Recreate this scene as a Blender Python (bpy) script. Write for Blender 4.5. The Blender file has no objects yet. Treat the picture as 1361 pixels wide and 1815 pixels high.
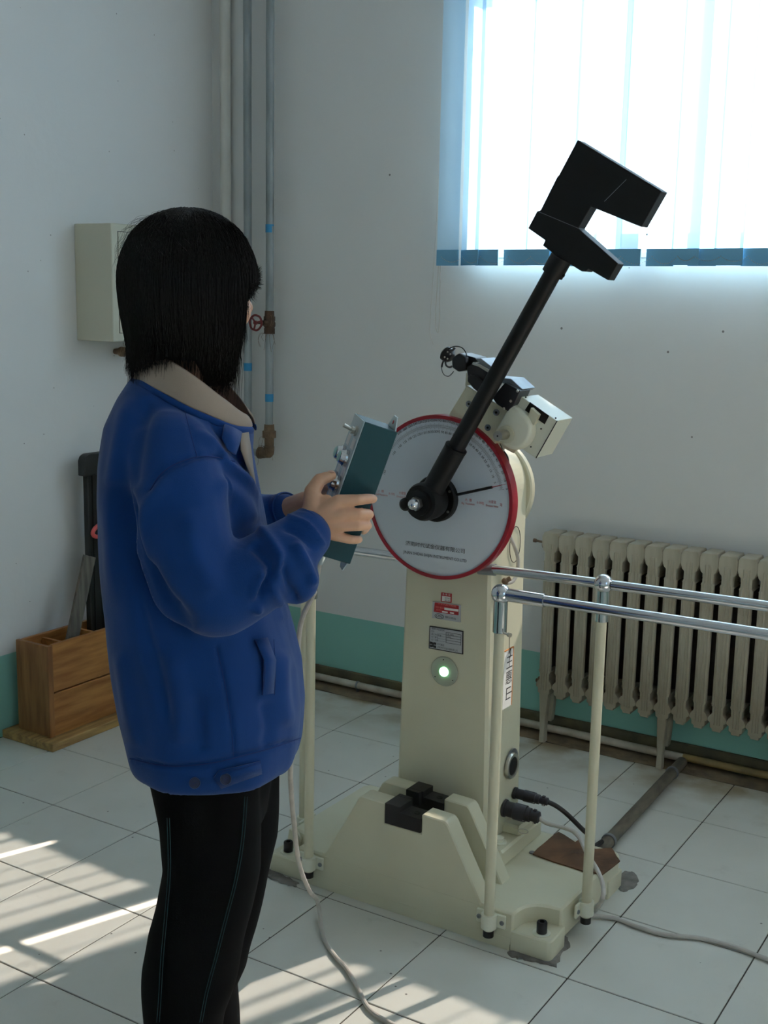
import bpy, bmesh, math, random
import numpy as np
from mathutils import Vector, Matrix, noise

random.seed(7)
SC = bpy.context.scene
COL = SC.collection
R3 = math.radians

# ------------------------------------------------------------------ camera
FPX = 2112.5                      # focal length in pixels of the 1361x1815 frame
CX, CY = 680.5, 907.5
CAM = Vector((1.59185, -2.31994, 1.49833))
YAW, PIT, ROL = -0.55632776, 0.17663885, 0.01970411
_f = Vector((math.sin(YAW)*math.cos(PIT), math.cos(YAW)*math.cos(PIT), -math.sin(PIT)))
_r = Vector((math.cos(YAW), -math.sin(YAW), 0))
_u = _r.cross(_f)
RT = math.cos(ROL)*_r + math.sin(ROL)*_u
UP = -math.sin(ROL)*_r + math.cos(ROL)*_u
FW = _f
cam_d = bpy.data.cameras.new('camera')
cam_d.sensor_fit = 'VERTICAL'; cam_d.sensor_height = 36.0
cam_d.lens = FPX*36.0/1815.0
cam_d.clip_start = 0.05
cam = bpy.data.objects.new('camera', cam_d); COL.objects.link(cam)
M = Matrix((RT, UP, -FW)).transposed().to_4x4(); M.translation = CAM
cam.matrix_world = M
SC.camera = cam

# ------------------------------------------------------------------ world, sun, exposure
SC.view_settings.view_transform = 'Standard'
SC.view_settings.look = 'None'
SC.view_settings.gamma = 1.0
SC.view_settings.use_curve_mapping = False
SC.view_settings.exposure = 0.98
w = bpy.data.worlds.new('sky'); SC.world = w; w.use_nodes = True
bg = w.node_tree.nodes['Background']
bg.inputs['Color'].default_value = (0.84, 0.92, 1.0, 1); bg.inputs['Strength'].default_value = 3.4
SUN_AZ, SUN_EL = R3(69.5), R3(45.3)
sd = Vector((math.cos(SUN_AZ)*math.cos(SUN_EL), math.sin(SUN_AZ)*math.cos(SUN_EL), math.sin(SUN_EL)))
sun_d = bpy.data.lights.new('sun', 'SUN'); sun_d.energy = 18.5; sun_d.angle = R3(0.6)
sun_d.color = (1.0, 0.86, 0.74)
sun = bpy.data.objects.new('sun', sun_d); COL.objects.link(sun)
sun.rotation_euler = sd.to_track_quat('Z', 'Y').to_euler()
sun.location = (3, 6, 6)
SC.cycles.use_denoising = True
SC.cycles.max_bounces = 14; SC.cycles.diffuse_bounces = 8; SC.cycles.transparent_max_bounces = 12
SC.cycles.sample_clamp_indirect = 6.0
SC.cycles.caustics_reflective = False; SC.cycles.caustics_refractive = False

# ------------------------------------------------------------------ helpers
def ray(x, y):
    return RT*((x-CX)/FPX) - UP*((y-CY)/FPX) + FW
def on(x, y, ax, v):
    """world point on the plane axis=v that the photograph shows at (x, y)"""
    d = ray(x, y); return CAM + d*((v-CAM[ax])/d[ax])
def onY(x, y, Y): return on(x, y, 1, Y)
def onZ(x, y, Z): return on(x, y, 2, Z)

ORG = {}
def org(o): return ORG.get(o.name, Vector((0, 0, 0)))

class MB:
    def __init__(s): s.bm = bmesh.new()
    def _new(s, vs, fs):
        v = [s.bm.verts.new(p) for p in vs]
        out = []
        for f in fs:
            try: out.append(s.bm.faces.new([v[i] for i in f]))
            except ValueError: pass
        return v, out
    def box(s, a, b, bev=0.0, M=None, seg=1):
        x0, y0, z0 = a; x1, y1, z1 = b
        P = [Vector(p) for p in ((x0,y0,z0),(x1,y0,z0),(x1,y1,z0),(x0,y1,z0),(x0,y0,z1),(x1,y0,z1),(x1,y1,z1),(x0,y1,z1))]
        if M is not None: P = [M @ p for p in P]
        v, f = s._new(P, [(0,3,2,1),(4,5,6,7),(0,1,5,4),(1,2,6,5),(2,3,7,6),(3,0,4,7)])
        if bev > 0:
            es = list({e for q in f for e in q.edges})
            bmesh.ops.bevel(s.bm, geom=es, offset=bev, segments=seg, affect='EDGES', profile=0.5)
        return s
    def prism(s, poly, ax, d0, d1, bev=0.0, M=None):
        """poly: 2D outline on the two other axes (in order x,y,z without ax)"""
        def mk(p, d):
            q = list(p); q.insert(ax, d); q = Vector(q)
            return M @ q if M is not None else q
        n = len(poly)
        P = [mk(p, d0) for p in poly]+[mk(p, d1) for p in poly]
        fs = [tuple(range(n)), tuple(range(2*n-1, n-1, -1))]+[(i, i+n, (i+1) % n+n, (i+1) % n) for i in range(n)]
        v, f = s._new(P, fs)
        bmesh.ops.recalc_face_normals(s.bm, faces=f)
        if bev > 0:
            es = list({e for q in f for e in q.edges})
            bmesh.ops.bevel(s.bm, geom=es, offset=bev, segments=1, affect='EDGES', profile=0.5)
        return s
    def cyl(s, p0, p1, r, r1=None, n=20, cap=True):
        p0 = Vector(p0); p1 = Vector(p1); r1 = r if r1 is None else r1
        d = (p1-p0).normalized(); a = d.orthogonal().normalized(); b = d.cross(a)
        P = []
        for p, q in ((p0, r), (p1, r1)):
            P += [p+(a*math.cos(2*math.pi*i/n)+b*math.sin(2*math.pi*i/n))*q for i in range(n)]
        fs = [(i, (i+1) % n, (i+1) % n+n, i+n) for i in range(n)]
        if cap: fs += [tuple(range(n-1, -1, -1)), tuple(range(n, 2*n))]
        s._new(P, fs); return s
    def lathe(s, prof, c, ax=(0, 0, 1), n=24, ref=None):
        """prof: (radius, height along ax)"""
        c = Vector(c); d = Vector(ax).normalized()
        a = Vector(ref).normalized() if ref is not None else d.orthogonal().normalized(); b = d.cross(a)
        P = []; fs = []
        for r, h in prof:
            P += [c+d*h+(a*math.cos(2*math.pi*i/n)+b*math.sin(2*math.pi*i/n))*max(r, 1e-5) for i in range(n)]
        for k in range(len(prof)-1):
            fs += [(k*n+i, k*n+(i+1) % n, (k+1)*n+(i+1) % n, (k+1)*n+i) for i in range(n)]
        if tuple(prof[0]) != tuple(prof[-1]): fs += [tuple(range(n-1, -1, -1)), tuple(range((len(prof)-1)*n, len(prof)*n))]
        s._new(P, fs); return s
    def polyloft(s, secs, ax=1):
        P = []; fs = []; n = len(secs[0][1])
        for d, poly in secs:
            for p in poly: q = list(p); q.insert(ax, d); P.append(q)
        for k in range(len(secs)-1): fs += [(k*n+i, k*n+(i+1) % n, (k+1)*n+(i+1) % n, (k+1)*n+i) for i in range(n)]
        fs += [tuple(range(n-1, -1, -1)), tuple(range((len(secs)-1)*n, len(secs)*n))]
        v, f = s._new(P, fs); bmesh.ops.recalc_face_normals(s.bm, faces=f); return s
    def sphere(s, c, r, n=16, sc=(1, 1, 1), M=None):
        c = Vector(c); P = [c+Vector((0, 0, -r*sc[2]))]; fs = []
        m = n//2
        for k in range(1, m):
            t = math.pi*k/m-math.pi/2
            for i in range(n):
                f = 2*math.pi*i/n
                P.append(c+Vector((r*sc[0]*math.cos(t)*math.cos(f), r*sc[1]*math.cos(t)*math.sin(f), r*sc[2]*math.sin(t))))
        P.append(c+Vector((0, 0, r*sc[2])))
        for i in range(n): fs.append((0, 1+(i+1) % n, 1+i))
        for k in range(m-2):
            o = 1+k*n
            for i in range(n): fs.append((o+i, o+(i+1) % n, o+n+(i+1) % n, o+n+i))
        o = 1+(m-2)*n
        for i in range(n): fs.append((o+i, o+(i+1) % n, len(P)-1))
        if M is not None: P = [M @ (p-c)+c for p in P]
        s._new(P, fs); return s
    def tube(s, pts, r, n=10, closed=False):
        pts = [Vector(p) for p in pts]; m = len(pts)
        rr = r if hasattr(r, '__len__') else [r]*m
        T = []
        for i in range(m):
            a = pts[(i-1) % m] if (closed or i > 0) else pts[0]
            b = pts[(i+1) % m] if (closed or i < m-1) else pts[-1]
            T.append((b-a).normalized())
        A = T[0].orthogonal().normalized(); P = []; fs = []
        for i in range(m):
            A = (A-T[i]*A.dot(T[i])).normalized(); B = T[i].cross(A)
            P += [pts[i]+(A*math.cos(2*math.pi*k/n)+B*math.sin(2*math.pi*k/n))*rr[i] for k in range(n)]
        for i in range(m if closed else m-1):
            j = (i+1) % m
            fs += [(i*n+k, i*n+(k+1) % n, j*n+(k+1) % n, j*n+k) for k in range(n)]
        if not closed: fs += [tuple(range(n-1, -1, -1)), tuple(range((m-1)*n, m*n))]
        s._new(P, fs); return s
    def loft(s, rings, n=28, p=2.0):
        P = []; fs = []
        for c, A, B in rings:
            c = Vector(c); A = Vector(A); B = Vector(B)
            for i in range(n):
                t = 2*math.pi*i/n; ct, st = math.cos(t), math.sin(t)
                P.append(c+A*(math.copysign(abs(ct)**(2/p), ct))+B*(math.copysign(abs(st)**(2/p), st)))
        for k in range(len(rings)-1):
            fs += [(k*n+i, k*n+(i+1) % n, (k+1)*n+(i+1) % n, (k+1)*n+i) for i in range(n)]
        fs += [tuple(range(n-1, -1, -1)), tuple(range((len(rings)-1)*n, len(rings)*n))]
        v, f = s._new(P, fs); bmesh.ops.recalc_face_normals(s.bm, faces=f); return s
    def capsule(s, p0, p1, r0, r1, n=14):
        s.cyl(p0, p1, r0, r1, n); s.sphere(p0, r0, n); s.sphere(p1, r1, n); return s
    def raw(s, P, F): s._new(P, F); return s
    def mesh(s, name='mesh', smooth=True, ang=35):
        me = bpy.data.meshes.new(name); s.bm.normal_update(); s.bm.to_mesh(me); s.bm.free()
        if smooth and len(me.polygons):
            me.polygons.foreach_set('use_smooth', [True]*len(me.polygons))
            me.set_sharp_from_angle(angle=R3(ang))
        return me

def obj(name, mb, mat, parent=None, base=None, smooth=True, ang=35):
    me = mb.mesh(name, smooth, ang) if isinstance(mb, MB) else mb
    if mat is not None:
        me.materials.clear()
        for m in (mat if isinstance(mat, (list, tuple)) else [mat]): me.materials.append(m)
    o = bpy.data.objects.new(name, me); COL.objects.link(o)
    if parent is not None:
        L = org(parent); ORG[o.name] = L; o.parent = parent
    else:
        if base is None:
            n = len(me.vertices); a = np.zeros(n*3); me.vertices.foreach_get('co', a); a = a.reshape(-1, 3)
            base = Vector(((a[:, 0].min()+a[:, 0].max())/2, (a[:, 1].min()+a[:, 1].max())/2, a[:, 2].min()))
        L = Vector(base); ORG[o.name] = L; o.location = L
    if L.length > 0: me.transform(Matrix.Translation(-L))
    return o
def thing(name, label, cat, loc, group=None):
    o = bpy.data.objects.new(name, None); COL.objects.link(o); o.location = loc
    o.empty_display_size = 0.1
    ORG[o.name] = Vector(loc); o['label'] = label; o['category'] = cat
    if group: o['group'] = group
    return o
def tag(o, label, cat, group=None):
    o['label'] = label; o['category'] = cat
    if group: o['group'] = group
    return o
def struct(name, mb, mat, **k):
    o = obj(name, mb, mat, base=(0, 0, 0), **k); o['kind'] = 'structure'; return o
def inst(o, offset, parent=None):
    c = o.copy(); COL.objects.link(c); c.parent = parent or o.parent
    c.location = o.location+Vector(offset); ORG[c.name] = ORG[o.name]
    return c
def spline(P, k=8):
    P = [Vector(p) for p in P]; out = []
    for i in range(len(P)-1):
        p0 = P[max(i-1, 0)]; p1 = P[i]; p2 = P[i+1]; p3 = P[min(i+2, len(P)-1)]
        for j in range(k):
            t = j/k
            out.append(0.5*((2*p1)+(p2-p0)*t+(2*p0-5*p1+4*p2-p3)*t*t+(3*p1-p0-3*p2+p3)*t*t*t))
    out.append(P[-1]); return out
def arc(cx, cy, r, a0, a1, n=8):
    return [(cx+r*math.cos(R3(a0+(a1-a0)*i/n)), cy+r*math.sin(R3(a0+(a1-a0)*i/n))) for i in range(n+1)]

# ------------------------------------------------------------------ materials
def srgb(r, g, b):
    f = lambda c: (c/255/12.92) if c/255 <= 0.04045 else ((c/255+0.055)/1.055)**2.4
    return (f(r), f(g), f(b), 1)
def mat(name, col, rough=0.6, metal=0.0, var=0.0, vscale=8.0, bump=0.0, bscale=60.0, spec=0.5, emit=None, es=0.0, sheen=0.0, col2=None, stretch=None):
    m = bpy.data.materials.new(name); m.use_nodes = True
    nt = m.node_tree; N = nt.nodes; b = N['Principled BSDF']
    b.inputs['Base Color'].default_value = col; b.inputs['Roughness'].default_value = rough
    b.inputs['Metallic'].default_value = metal; b.inputs['Specular IOR Level'].default_value = spec
    if sheen: b.inputs['Sheen Weight'].default_value = sheen
    if emit: b.inputs['Emission Color'].default_value = emit; b.inputs['Emission Strength'].default_value = es
    if var > 0 or bump > 0 or col2 is not None:
        tc = N.new('ShaderNodeTexCoord'); mp = N.new('ShaderNodeMapping')
        nt.links.new(tc.outputs['Object'], mp.inputs['Vector'])
        if stretch: mp.inputs['Scale'].default_value = stretch
    if var > 0 or col2 is not None:
        n = N.new('ShaderNodeTexNoise'); n.inputs['Scale'].default_value = vscale; n.inputs['Detail'].default_value = 6
        nt.links.new(mp.outputs['Vector'], n.inputs['Vector'])
        r = N.new('ShaderNodeValToRGB'); r.color_ramp.elements[0].position = 0.35; r.color_ramp.elements[1].position = 0.65
        c2 = col2 if col2 is not None else tuple(min(1, c*(1+var)) for c in col[:3])+(1,)
        c1 = col if col2 is not None else tuple(c*(1-var) for c in col[:3])+(1,)
        r.color_ramp.elements[0].color = c1; r.color_ramp.elements[1].color = c2
        nt.links.new(n.outputs['Fac'], r.inputs['Fac']); nt.links.new(r.outputs['Color'], b.inputs['Base Color'])
    if bump > 0:
        n2 = N.new('ShaderNodeTexNoise'); n2.inputs['Scale'].default_value = bscale; n2.inputs['Detail'].default_value = 4
        nt.links.new(mp.outputs['Vector'], n2.inputs['Vector'])
        bp = N.new('ShaderNodeBump'); bp.inputs['Strength'].default_value = bump; bp.inputs['Distance'].default_value = 0.004
        nt.links.new(n2.outputs['Fac'], bp.inputs['Height']); nt.links.new(bp.outputs['Normal'], b.inputs['Normal'])
    return m
def mix_rgb(nt, fac, a, b, blend='MIX'):
    m = nt.nodes.new('ShaderNodeMix'); m.data_type = 'RGBA'; m.blend_type = blend
    for s, v in ((m.inputs[0], fac), (m.inputs[6], a), (m.inputs[7], b)):
        if hasattr(v, 'links'): nt.links.new(v, s)
        else: s.default_value = v
    return m.outputs[2]
def math_n(nt, op, a, b=None, clamp=False):
    m = nt.nodes.new('ShaderNodeMath'); m.operation = op; m.use_clamp = clamp
    for i, v in enumerate((a, b)):
        if v is None: continue
        if hasattr(v, 'links'): nt.links.new(v, m.inputs[i])
        else: m.inputs[i].default_value = v
    return m.outputs[0]

WALL_C = srgb(222, 222, 220); TEAL_C = srgb(142, 198, 186)
def wall_material(band=True, dirt=True):
    m = bpy.data.materials.new('wall_paint'); m.use_nodes = True; nt = m.node_tree; N = nt.nodes; b = N['Principled BSDF']
    b.inputs['Roughness'].default_value = 0.75; b.inputs['Specular IOR Level'].default_value = 0.3
    g = N.new('ShaderNodeNewGeometry'); pos = g.outputs['Position']
    n = N.new('ShaderNodeTexNoise'); n.inputs['Scale'].default_value = 2.5; n.inputs['Detail'].default_value = 5
    nt.links.new(pos, n.inputs['Vector'])
    c = mix_rgb(nt, n.outputs['Fac'], tuple(x*0.94 for x in WALL_C[:3])+(1,), WALL_C)
    sep = N.new('ShaderNodeSeparateXYZ'); nt.links.new(pos, sep.inputs[0])
    if dirt:
        v = N.new('ShaderNodeTexVoronoi'); v.inputs['Scale'].default_value = 9.0; nt.links.new(pos, v.inputs['Vector'])
        sp = math_n(nt, 'LESS_THAN', v.outputs['Distance'], 0.036)
        sc = N.new('ShaderNodeSeparateColor'); nt.links.new(v.outputs['Color'], sc.inputs[0])
        sel = math_n(nt, 'GREATER_THAN', sc.outputs[0], 0.25)
        f = math_n(nt, 'MULTIPLY', math_n(nt, 'MULTIPLY', sp, sel), 0.75)
        c = mix_rgb(nt, f, c, (0.08, 0.06, 0.05, 1))
        v2 = N.new('ShaderNodeTexVoronoi'); v2.inputs['Scale'].default_value = 21.0; nt.links.new(pos, v2.inputs['Vector'])
        sp2 = math_n(nt, 'LESS_THAN', v2.outputs['Distance'], 0.05)
        sc2 = N.new('ShaderNodeSeparateColor'); nt.links.new(v2.outputs['Color'], sc2.inputs[0])
        sel2 = math_n(nt, 'GREATER_THAN', sc2.outputs[1], 0.7)
        c = mix_rgb(nt, math_n(nt, 'MULTIPLY', math_n(nt, 'MULTIPLY', sp2, sel2), 0.6), c, (0.1, 0.08, 0.06, 1))
    if band:
        nz = N.new('ShaderNodeTexNoise'); nz.inputs['Scale'].default_value = 5; nz.inputs['Detail'].default_value = 6
        nt.links.new(pos, nz.inputs['Vector'])
        tc = mix_rgb(nt, nz.outputs['Fac'], tuple(x*0.86 for x in TEAL_C[:3])+(1,), TEAL_C)
        wob = math_n(nt, 'MULTIPLY', n.outputs['Fac'], 0.004)
        zf = math_n(nt, 'LESS_THAN', math_n(nt, 'ADD', sep.outputs[2], wob), 0.287)
        c = mix_rgb(nt, zf, c, tc)
    nt.links.new(c, b.inputs['Base Color'])
    nb = N.new('ShaderNodeTexNoise'); nb.inputs['Scale'].default_value = 35; nb.inputs['Detail'].default_value = 5
    nt.links.new(pos, nb.inputs['Vector'])
    bp = N.new('ShaderNodeBump'); bp.inputs['Strength'].default_value = 0.18; bp.inputs['Distance'].default_value = 0.004
    nt.links.new(nb.outputs['Fac'], bp.inputs['Height']); nt.links.new(bp.outputs['Normal'], b.inputs['Normal'])
    return m
M_WALL = wall_material()
def tile_material():
    m = bpy.data.materials.new('glazed_floor_tile'); m.use_nodes = True; nt = m.node_tree; N = nt.nodes; b = N['Principled BSDF']
    b.inputs['Roughness'].default_value = 0.33; b.inputs['Specular IOR Level'].default_value = 0.45
    g = N.new('ShaderNodeNewGeometry'); pos = g.outputs['Position']
    oi = N.new('ShaderNodeObjectInfo')
    n = N.new('ShaderNodeTexNoise'); n.inputs['Scale'].default_value = 4; n.inputs['Detail'].default_value = 8
    nt.links.new(pos, n.inputs['Vector'])
    c = mix_rgb(nt, n.outputs['Fac'], srgb(188, 188, 178), srgb(218, 218, 211))
    tint = math_n(nt, 'MULTIPLY', oi.outputs['Random'], 0.35)
    c = mix_rgb(nt, tint, c, srgb(205, 205, 196))
    # grey smears
    n2 = N.new('ShaderNodeTexNoise'); n2.inputs['Scale'].default_value = 9; n2.inputs['Detail'].default_value = 8; n2.inputs['Roughness'].default_value = 0.7
    nt.links.new(pos, n2.inputs['Vector'])
    r = N.new('ShaderNodeMapRange'); r.inputs[1].default_value = 0.6; r.inputs[2].default_value = 0.8; nt.links.new(n2.outputs['Fac'], r.inputs[0])
    c = mix_rgb(nt, math_n(nt, 'MULTIPLY', r.outputs[0], 0.35), c, srgb(150, 146, 136))
    # small dark specks
    v = N.new('ShaderNodeTexVoronoi'); v.inputs['Scale'].default_value = 28.0; nt.links.new(pos, v.inputs['Vector'])
    sp = math_n(nt, 'LESS_THAN', v.outputs['Distance'], 0.085)
    sc = N.new('ShaderNodeSeparateColor'); nt.links.new(v.outputs['Color'], sc.inputs[0])
    sel = math_n(nt, 'GREATER_THAN', sc.outputs[0], 0.93)
    c = mix_rgb(nt, math_n(nt, 'MULTIPLY', math_n(nt, 'MULTIPLY', sp, sel), 0.8), c, (0.05, 0.04, 0.035, 1))
    # rust and dirt near the back wall
    sep = N.new('ShaderNodeSeparateXYZ'); nt.links.new(pos, sep.inputs[0])
    rr = N.new('ShaderNodeMapRange'); rr.inputs[1].default_value = 1.02; rr.inputs[2].default_value = 1.34; nt.links.new(sep.outputs[1], rr.inputs[0])
    n3 = N.new('ShaderNodeTexNoise'); n3.inputs['Scale'].default_value = 6; n3.inputs['Detail'].default_value = 8
    nt.links.new(pos, n3.inputs['Vector'])
    r3 = N.new('ShaderNodeMapRange'); r3.inputs[1].default_value = 0.42; r3.inputs[2].default_value = 0.62; nt.links.new(n3.outputs['Fac'], r3.inputs[0])
    c = mix_rgb(nt, math_n(nt, 'MULTIPLY', math_n(nt, 'MULTIPLY', rr.outputs[0], r3.outputs[0]), 0.9), c, srgb(140, 116, 70))
    nt.links.new(c, b.inputs['Base Color'])
    return m
M_TILE = tile_material()
M_GROUT = mat('grout', srgb(72, 66, 60), 0.9, var=0.25, vscale=15, bump=0.3)
M_DIRT = mat('dirty_mortar', srgb(104, 92, 76), 0.95, col2=srgb(140, 122, 96), vscale=14, bump=0.8, bscale=50)
M_MORTAR = mat('grey_mortar', srgb(122, 118, 112), 0.95, var=0.25, vscale=30, bump=0.9, bscale=90)
M_CREAM = mat('cream_enamel', srgb(205, 201, 176), 0.42, var=0.03, vscale=6, bump=0.05, bscale=120, spec=0.45)
M_CREAM2 = mat('cream_enamel_glossy', srgb(220, 219, 200), 0.28, var=0.03, vscale=6, spec=0.5)
M_BLACK = mat('black_paint', srgb(15, 17, 19), 0.5, var=0.15, vscale=20, bump=0.05, spec=0.3)
M_BLACKM = mat('blackened_steel', srgb(34, 33, 36), 0.38, metal=0.3, var=0.2, vscale=25)
M_CHROME = mat('chrome', srgb(205, 208, 212), 0.16, metal=1.0)
M_STEEL = mat('brushed_steel', srgb(186, 182, 172), 0.3, metal=1.0, var=0.08, vscale=30)
M_GREYM = mat('grey_metal', srgb(140, 145, 150), 0.42, metal=0.7, var=0.1, vscale=20)
M_DIAL = mat('dial_face', srgb(196, 203, 210), 0.5, var=0.02)
M_RED = mat('dial_rim_red', srgb(150, 22, 40), 0.35)
M_INK = mat('printed_ink', srgb(40, 38, 40), 0.7)
M_INKR = mat('red_ink', srgb(178, 50, 50), 0.7)
M_CABLEW = mat('white_cable_sheath', srgb(188, 182, 174), 0.55, var=0.15, vscale=20)
M_CABLEB = mat('black_cable_sheath', srgb(30, 28, 30), 0.5)
M_IRON = mat('painted_cast_iron', srgb(190, 184, 166), 0.55, col2=srgb(150, 140, 120), vscale=9, bump=0.5, bscale=45, stretch=(1, 1, 0.35))
M_IRONR = mat('rusty_cast_iron', srgb(92, 66, 48), 0.8, col2=srgb(60, 48, 40), vscale=20, bump=0.6)
M_RUST = mat('rusty_fitting', srgb(96, 78, 62), 0.8, col2=srgb(132, 108, 84), vscale=30, bump=0.8, bscale=90)
M_PIPE = mat('aluminium_painted_pipe', srgb(168, 176, 178), 0.42, metal=0.25, col2=srgb(126, 132, 132), vscale=12, bump=0.35, bscale=40, stretch=(1, 1, 0.3))
M_PIPEW = mat('white_painted_pipe', srgb(198, 190, 176), 0.5, col2=srgb(160, 150, 132), vscale=12)
M_PIPEO = mat('yellowed_pipe', srgb(158, 134, 84), 0.5, col2=srgb(120, 104, 70), vscale=12)
M_TAPE = mat('blue_tape', srgb(48, 140, 190), 0.5)
M_WOOD = mat('varnished_pine', srgb(186, 130, 70), 0.5, col2=srgb(146, 92, 46), vscale=5, bump=0.15, bscale=30, stretch=(9, 1, 9))
M_WOODV = mat('varnished_pine_upright', srgb(158, 108, 62), 0.5, col2=srgb(122, 78, 42), vscale=5, bump=0.15, bscale=30, stretch=(9, 9, 1))
M_WOODL = mat('pale_base_plank', srgb(186, 150, 92), 0.6, col2=srgb(140, 108, 68), vscale=6, bump=0.2, bscale=30, stretch=(9, 1, 9))
M_OLDWOOD = mat('weathered_lath', srgb(120, 116, 106), 0.7, col2=srgb(82, 78, 72), vscale=6, bump=0.3, stretch=(12, 12, 1.2))
M_PLAST = mat('black_plastic', srgb(22, 24, 24), 0.45)
M_CAB = mat('beige_sheet_steel', srgb(200, 197, 178), 0.5, bump=0.04, bscale=150)
M_CARD = mat('brown_cardboard', srgb(118, 84, 58), 0.85, col2=srgb(84, 60, 42), vscale=14, bump=0.3)
M_WHITE = mat('white_card', srgb(226, 224, 220), 0.7)
M_ORANGE = mat('orange_card_edge', srgb(210, 140, 80), 0.7)
M_GREEN = mat('lit_green_lens', srgb(120, 230, 150), 0.3, emit=(0.35, 1.0, 0.45, 1), es=1.8)
M_DKHOLE = mat('dark_hole', srgb(18, 16, 14), 0.9)
M_TEALBOX = mat('dark_teal_enamel', srgb(18, 68, 76), 0.42, bump=0.03, bscale=200)
M_ALU = mat('anodised_panel', srgb(172, 186, 190), 0.35, metal=0.55)
M_SKIN = mat('skin', srgb(204, 158, 128), 0.5, var=0.05, vscale=25, bump=0.06, bscale=160)
M_SKIN.node_tree.nodes['Principled BSDF'].inputs['Subsurface Weight'].default_value = 0.12
M_SKIN.node_tree.nodes['Principled BSDF'].inputs['Subsurface Radius'].default_value = (0.012, 0.005, 0.003)
M_NAIL = mat('fingernail', srgb(222, 180, 160), 0.3)
M_HAIR = mat('black_hair', srgb(13, 11, 11), 0.5, var=0.2, vscale=60, bump=0.5, bscale=220, stretch=(1, 1, 0.06), spec=0.22)
M_BLUE = mat('blue_workwear_cotton', srgb(12, 58, 120), 0.85, var=0.05, vscale=10, bump=0.12, bscale=500, sheen=0.15, spec=0.2)
M_BLUED = mat('blue_thread', srgb(22, 46, 104), 0.9)
M_GREIGE = mat('greige_collar_cloth', srgb(158, 142, 128), 0.9, var=0.05, bump=0.1, bscale=500)
M_PANTS = mat('black_trouser_cloth', srgb(11, 12, 14), 0.95, bump=0.1, bscale=400, spec=0.15)
M_STITCH = mat('teal_stitching', srgb(26, 62, 66), 0.9)
M_SHOE = mat('black_shoe_leather', srgb(20, 20, 20), 0.4)
def fabric():
    m = bpy.data.materials.new('pale_blue_blind_fabric'); m.use_nodes = True; nt = m.node_tree; N = nt.nodes
    N.remove(N['Principled BSDF']); out = N['Material Output']
    d = N.new('ShaderNodeBsdfDiffuse'); t = N.new('ShaderNodeBsdfTranslucent'); tr = N.new('ShaderNodeBsdfTransparent')
    d.inputs[0].default_value = (0.55, 0.74, 0.84, 1); t.inputs[0].default_value = (0.50, 0.76, 0.98, 1); tr.inputs[0].default_value = (0.96, 0.98, 1.0, 1)
    a = N.new('ShaderNodeMixShader'); a.inputs[0].default_value = 0.31
    nt.links.new(d.outputs[0], a.inputs[1]); nt.links.new(t.outputs[0], a.inputs[2])
    b = N.new('ShaderNodeMixShader'); b.inputs[0].default_value = 0.115
    nt.links.new(a.outputs[0], b.inputs[1]); nt.links.new(tr.outputs[0], b.inputs[2])
    nt.links.new(b.outputs[0], out.inputs['Surface']); return m
M_FAB = fabric()
M_HEM = mat('blind_hem_pocket', srgb(112, 170, 204), 0.8)
def glass():
    m = bpy.data.materials.new('window_glass'); m.use_nodes = True; nt = m.node_tree; N = nt.nodes
    N.remove(N['Principled BSDF']); out = N['Material Output']
    tr = N.new('ShaderNodeBsdfTransparent'); gl = N.new('ShaderNodeBsdfGlossy'); gl.inputs['Roughness'].default_value = 0.02
    mx = N.new('ShaderNodeMixShader'); mx.inputs[0].default_value = 0.05
    nt.links.new(tr.outputs[0], mx.inputs[1]); nt.links.new(gl.outputs[0], mx.inputs[2]); nt.links.new(mx.outputs[0], out.inputs['Surface'])
    return m
M_GLASS = glass()
M_FRAME = mat('white_window_frame', srgb(225, 228, 230), 0.4)

# ------------------------------------------------------------------ room
XL, YB, XR, YF, H = -1.549, 1.41, 3.95, -3.3, 3.05
TH = 0.26
WX0, WX1, WZ0, WZ1 = -0.40, 1.62, 1.665, 2.80      # window opening in the back wall

def wall_with_hole(ax, v0, v1, a0, a1, holes):
    """wall slab normal to axis ax (0 or 1) between v0..v1; spans a0..a1, with holes (h0,h1,z0,z1)"""
    mb = MB(); holes = sorted(holes); cur = a0
    def put(p, q, z0, z1):
        if ax == 1: mb.box((p, min(v0, v1), z0), (q, max(v0, v1), z1))
        else: mb.box((min(v0, v1), p, z0), (max(v0, v1), q, z1))
    for h0, h1, z0, z1 in holes:
        put(cur, h0, 0, H); put(h0, h1, 0, z0); put(h0, h1, z1, H); cur = h1
    put(cur, a1, 0, H)
    return mb
struct('wall_back', wall_with_hole(1, YB, YB+TH, XL-TH, XR+TH, [(WX0, WX1, WZ0, WZ1), (2.25, 3.7, WZ0, WZ1)]), M_WALL, smooth=False)
struct('wall_left', MB().box((XL-TH, YF, 0), (XL, YB, H)), M_WALL, smooth=False)
struct('wall_right', wall_with_hole(0, XR, XR+TH, YF, YB, [(-2.4, -1.3, 1.2, 2.6)]), M_WALL, smooth=False)
struct('wall_front', MB().box((XL-TH, YF-TH, 0), (XR+TH, YF, H)), M_WALL, smooth=False)
M_CEIL = mat('ceiling_paint', srgb(225, 225, 222), 0.9, var=0.03)
struct('ceiling', MB().box((XL-TH, YF-TH, H), (XR+TH, YB+TH, H+0.12)), M_CEIL, smooth=False)

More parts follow.
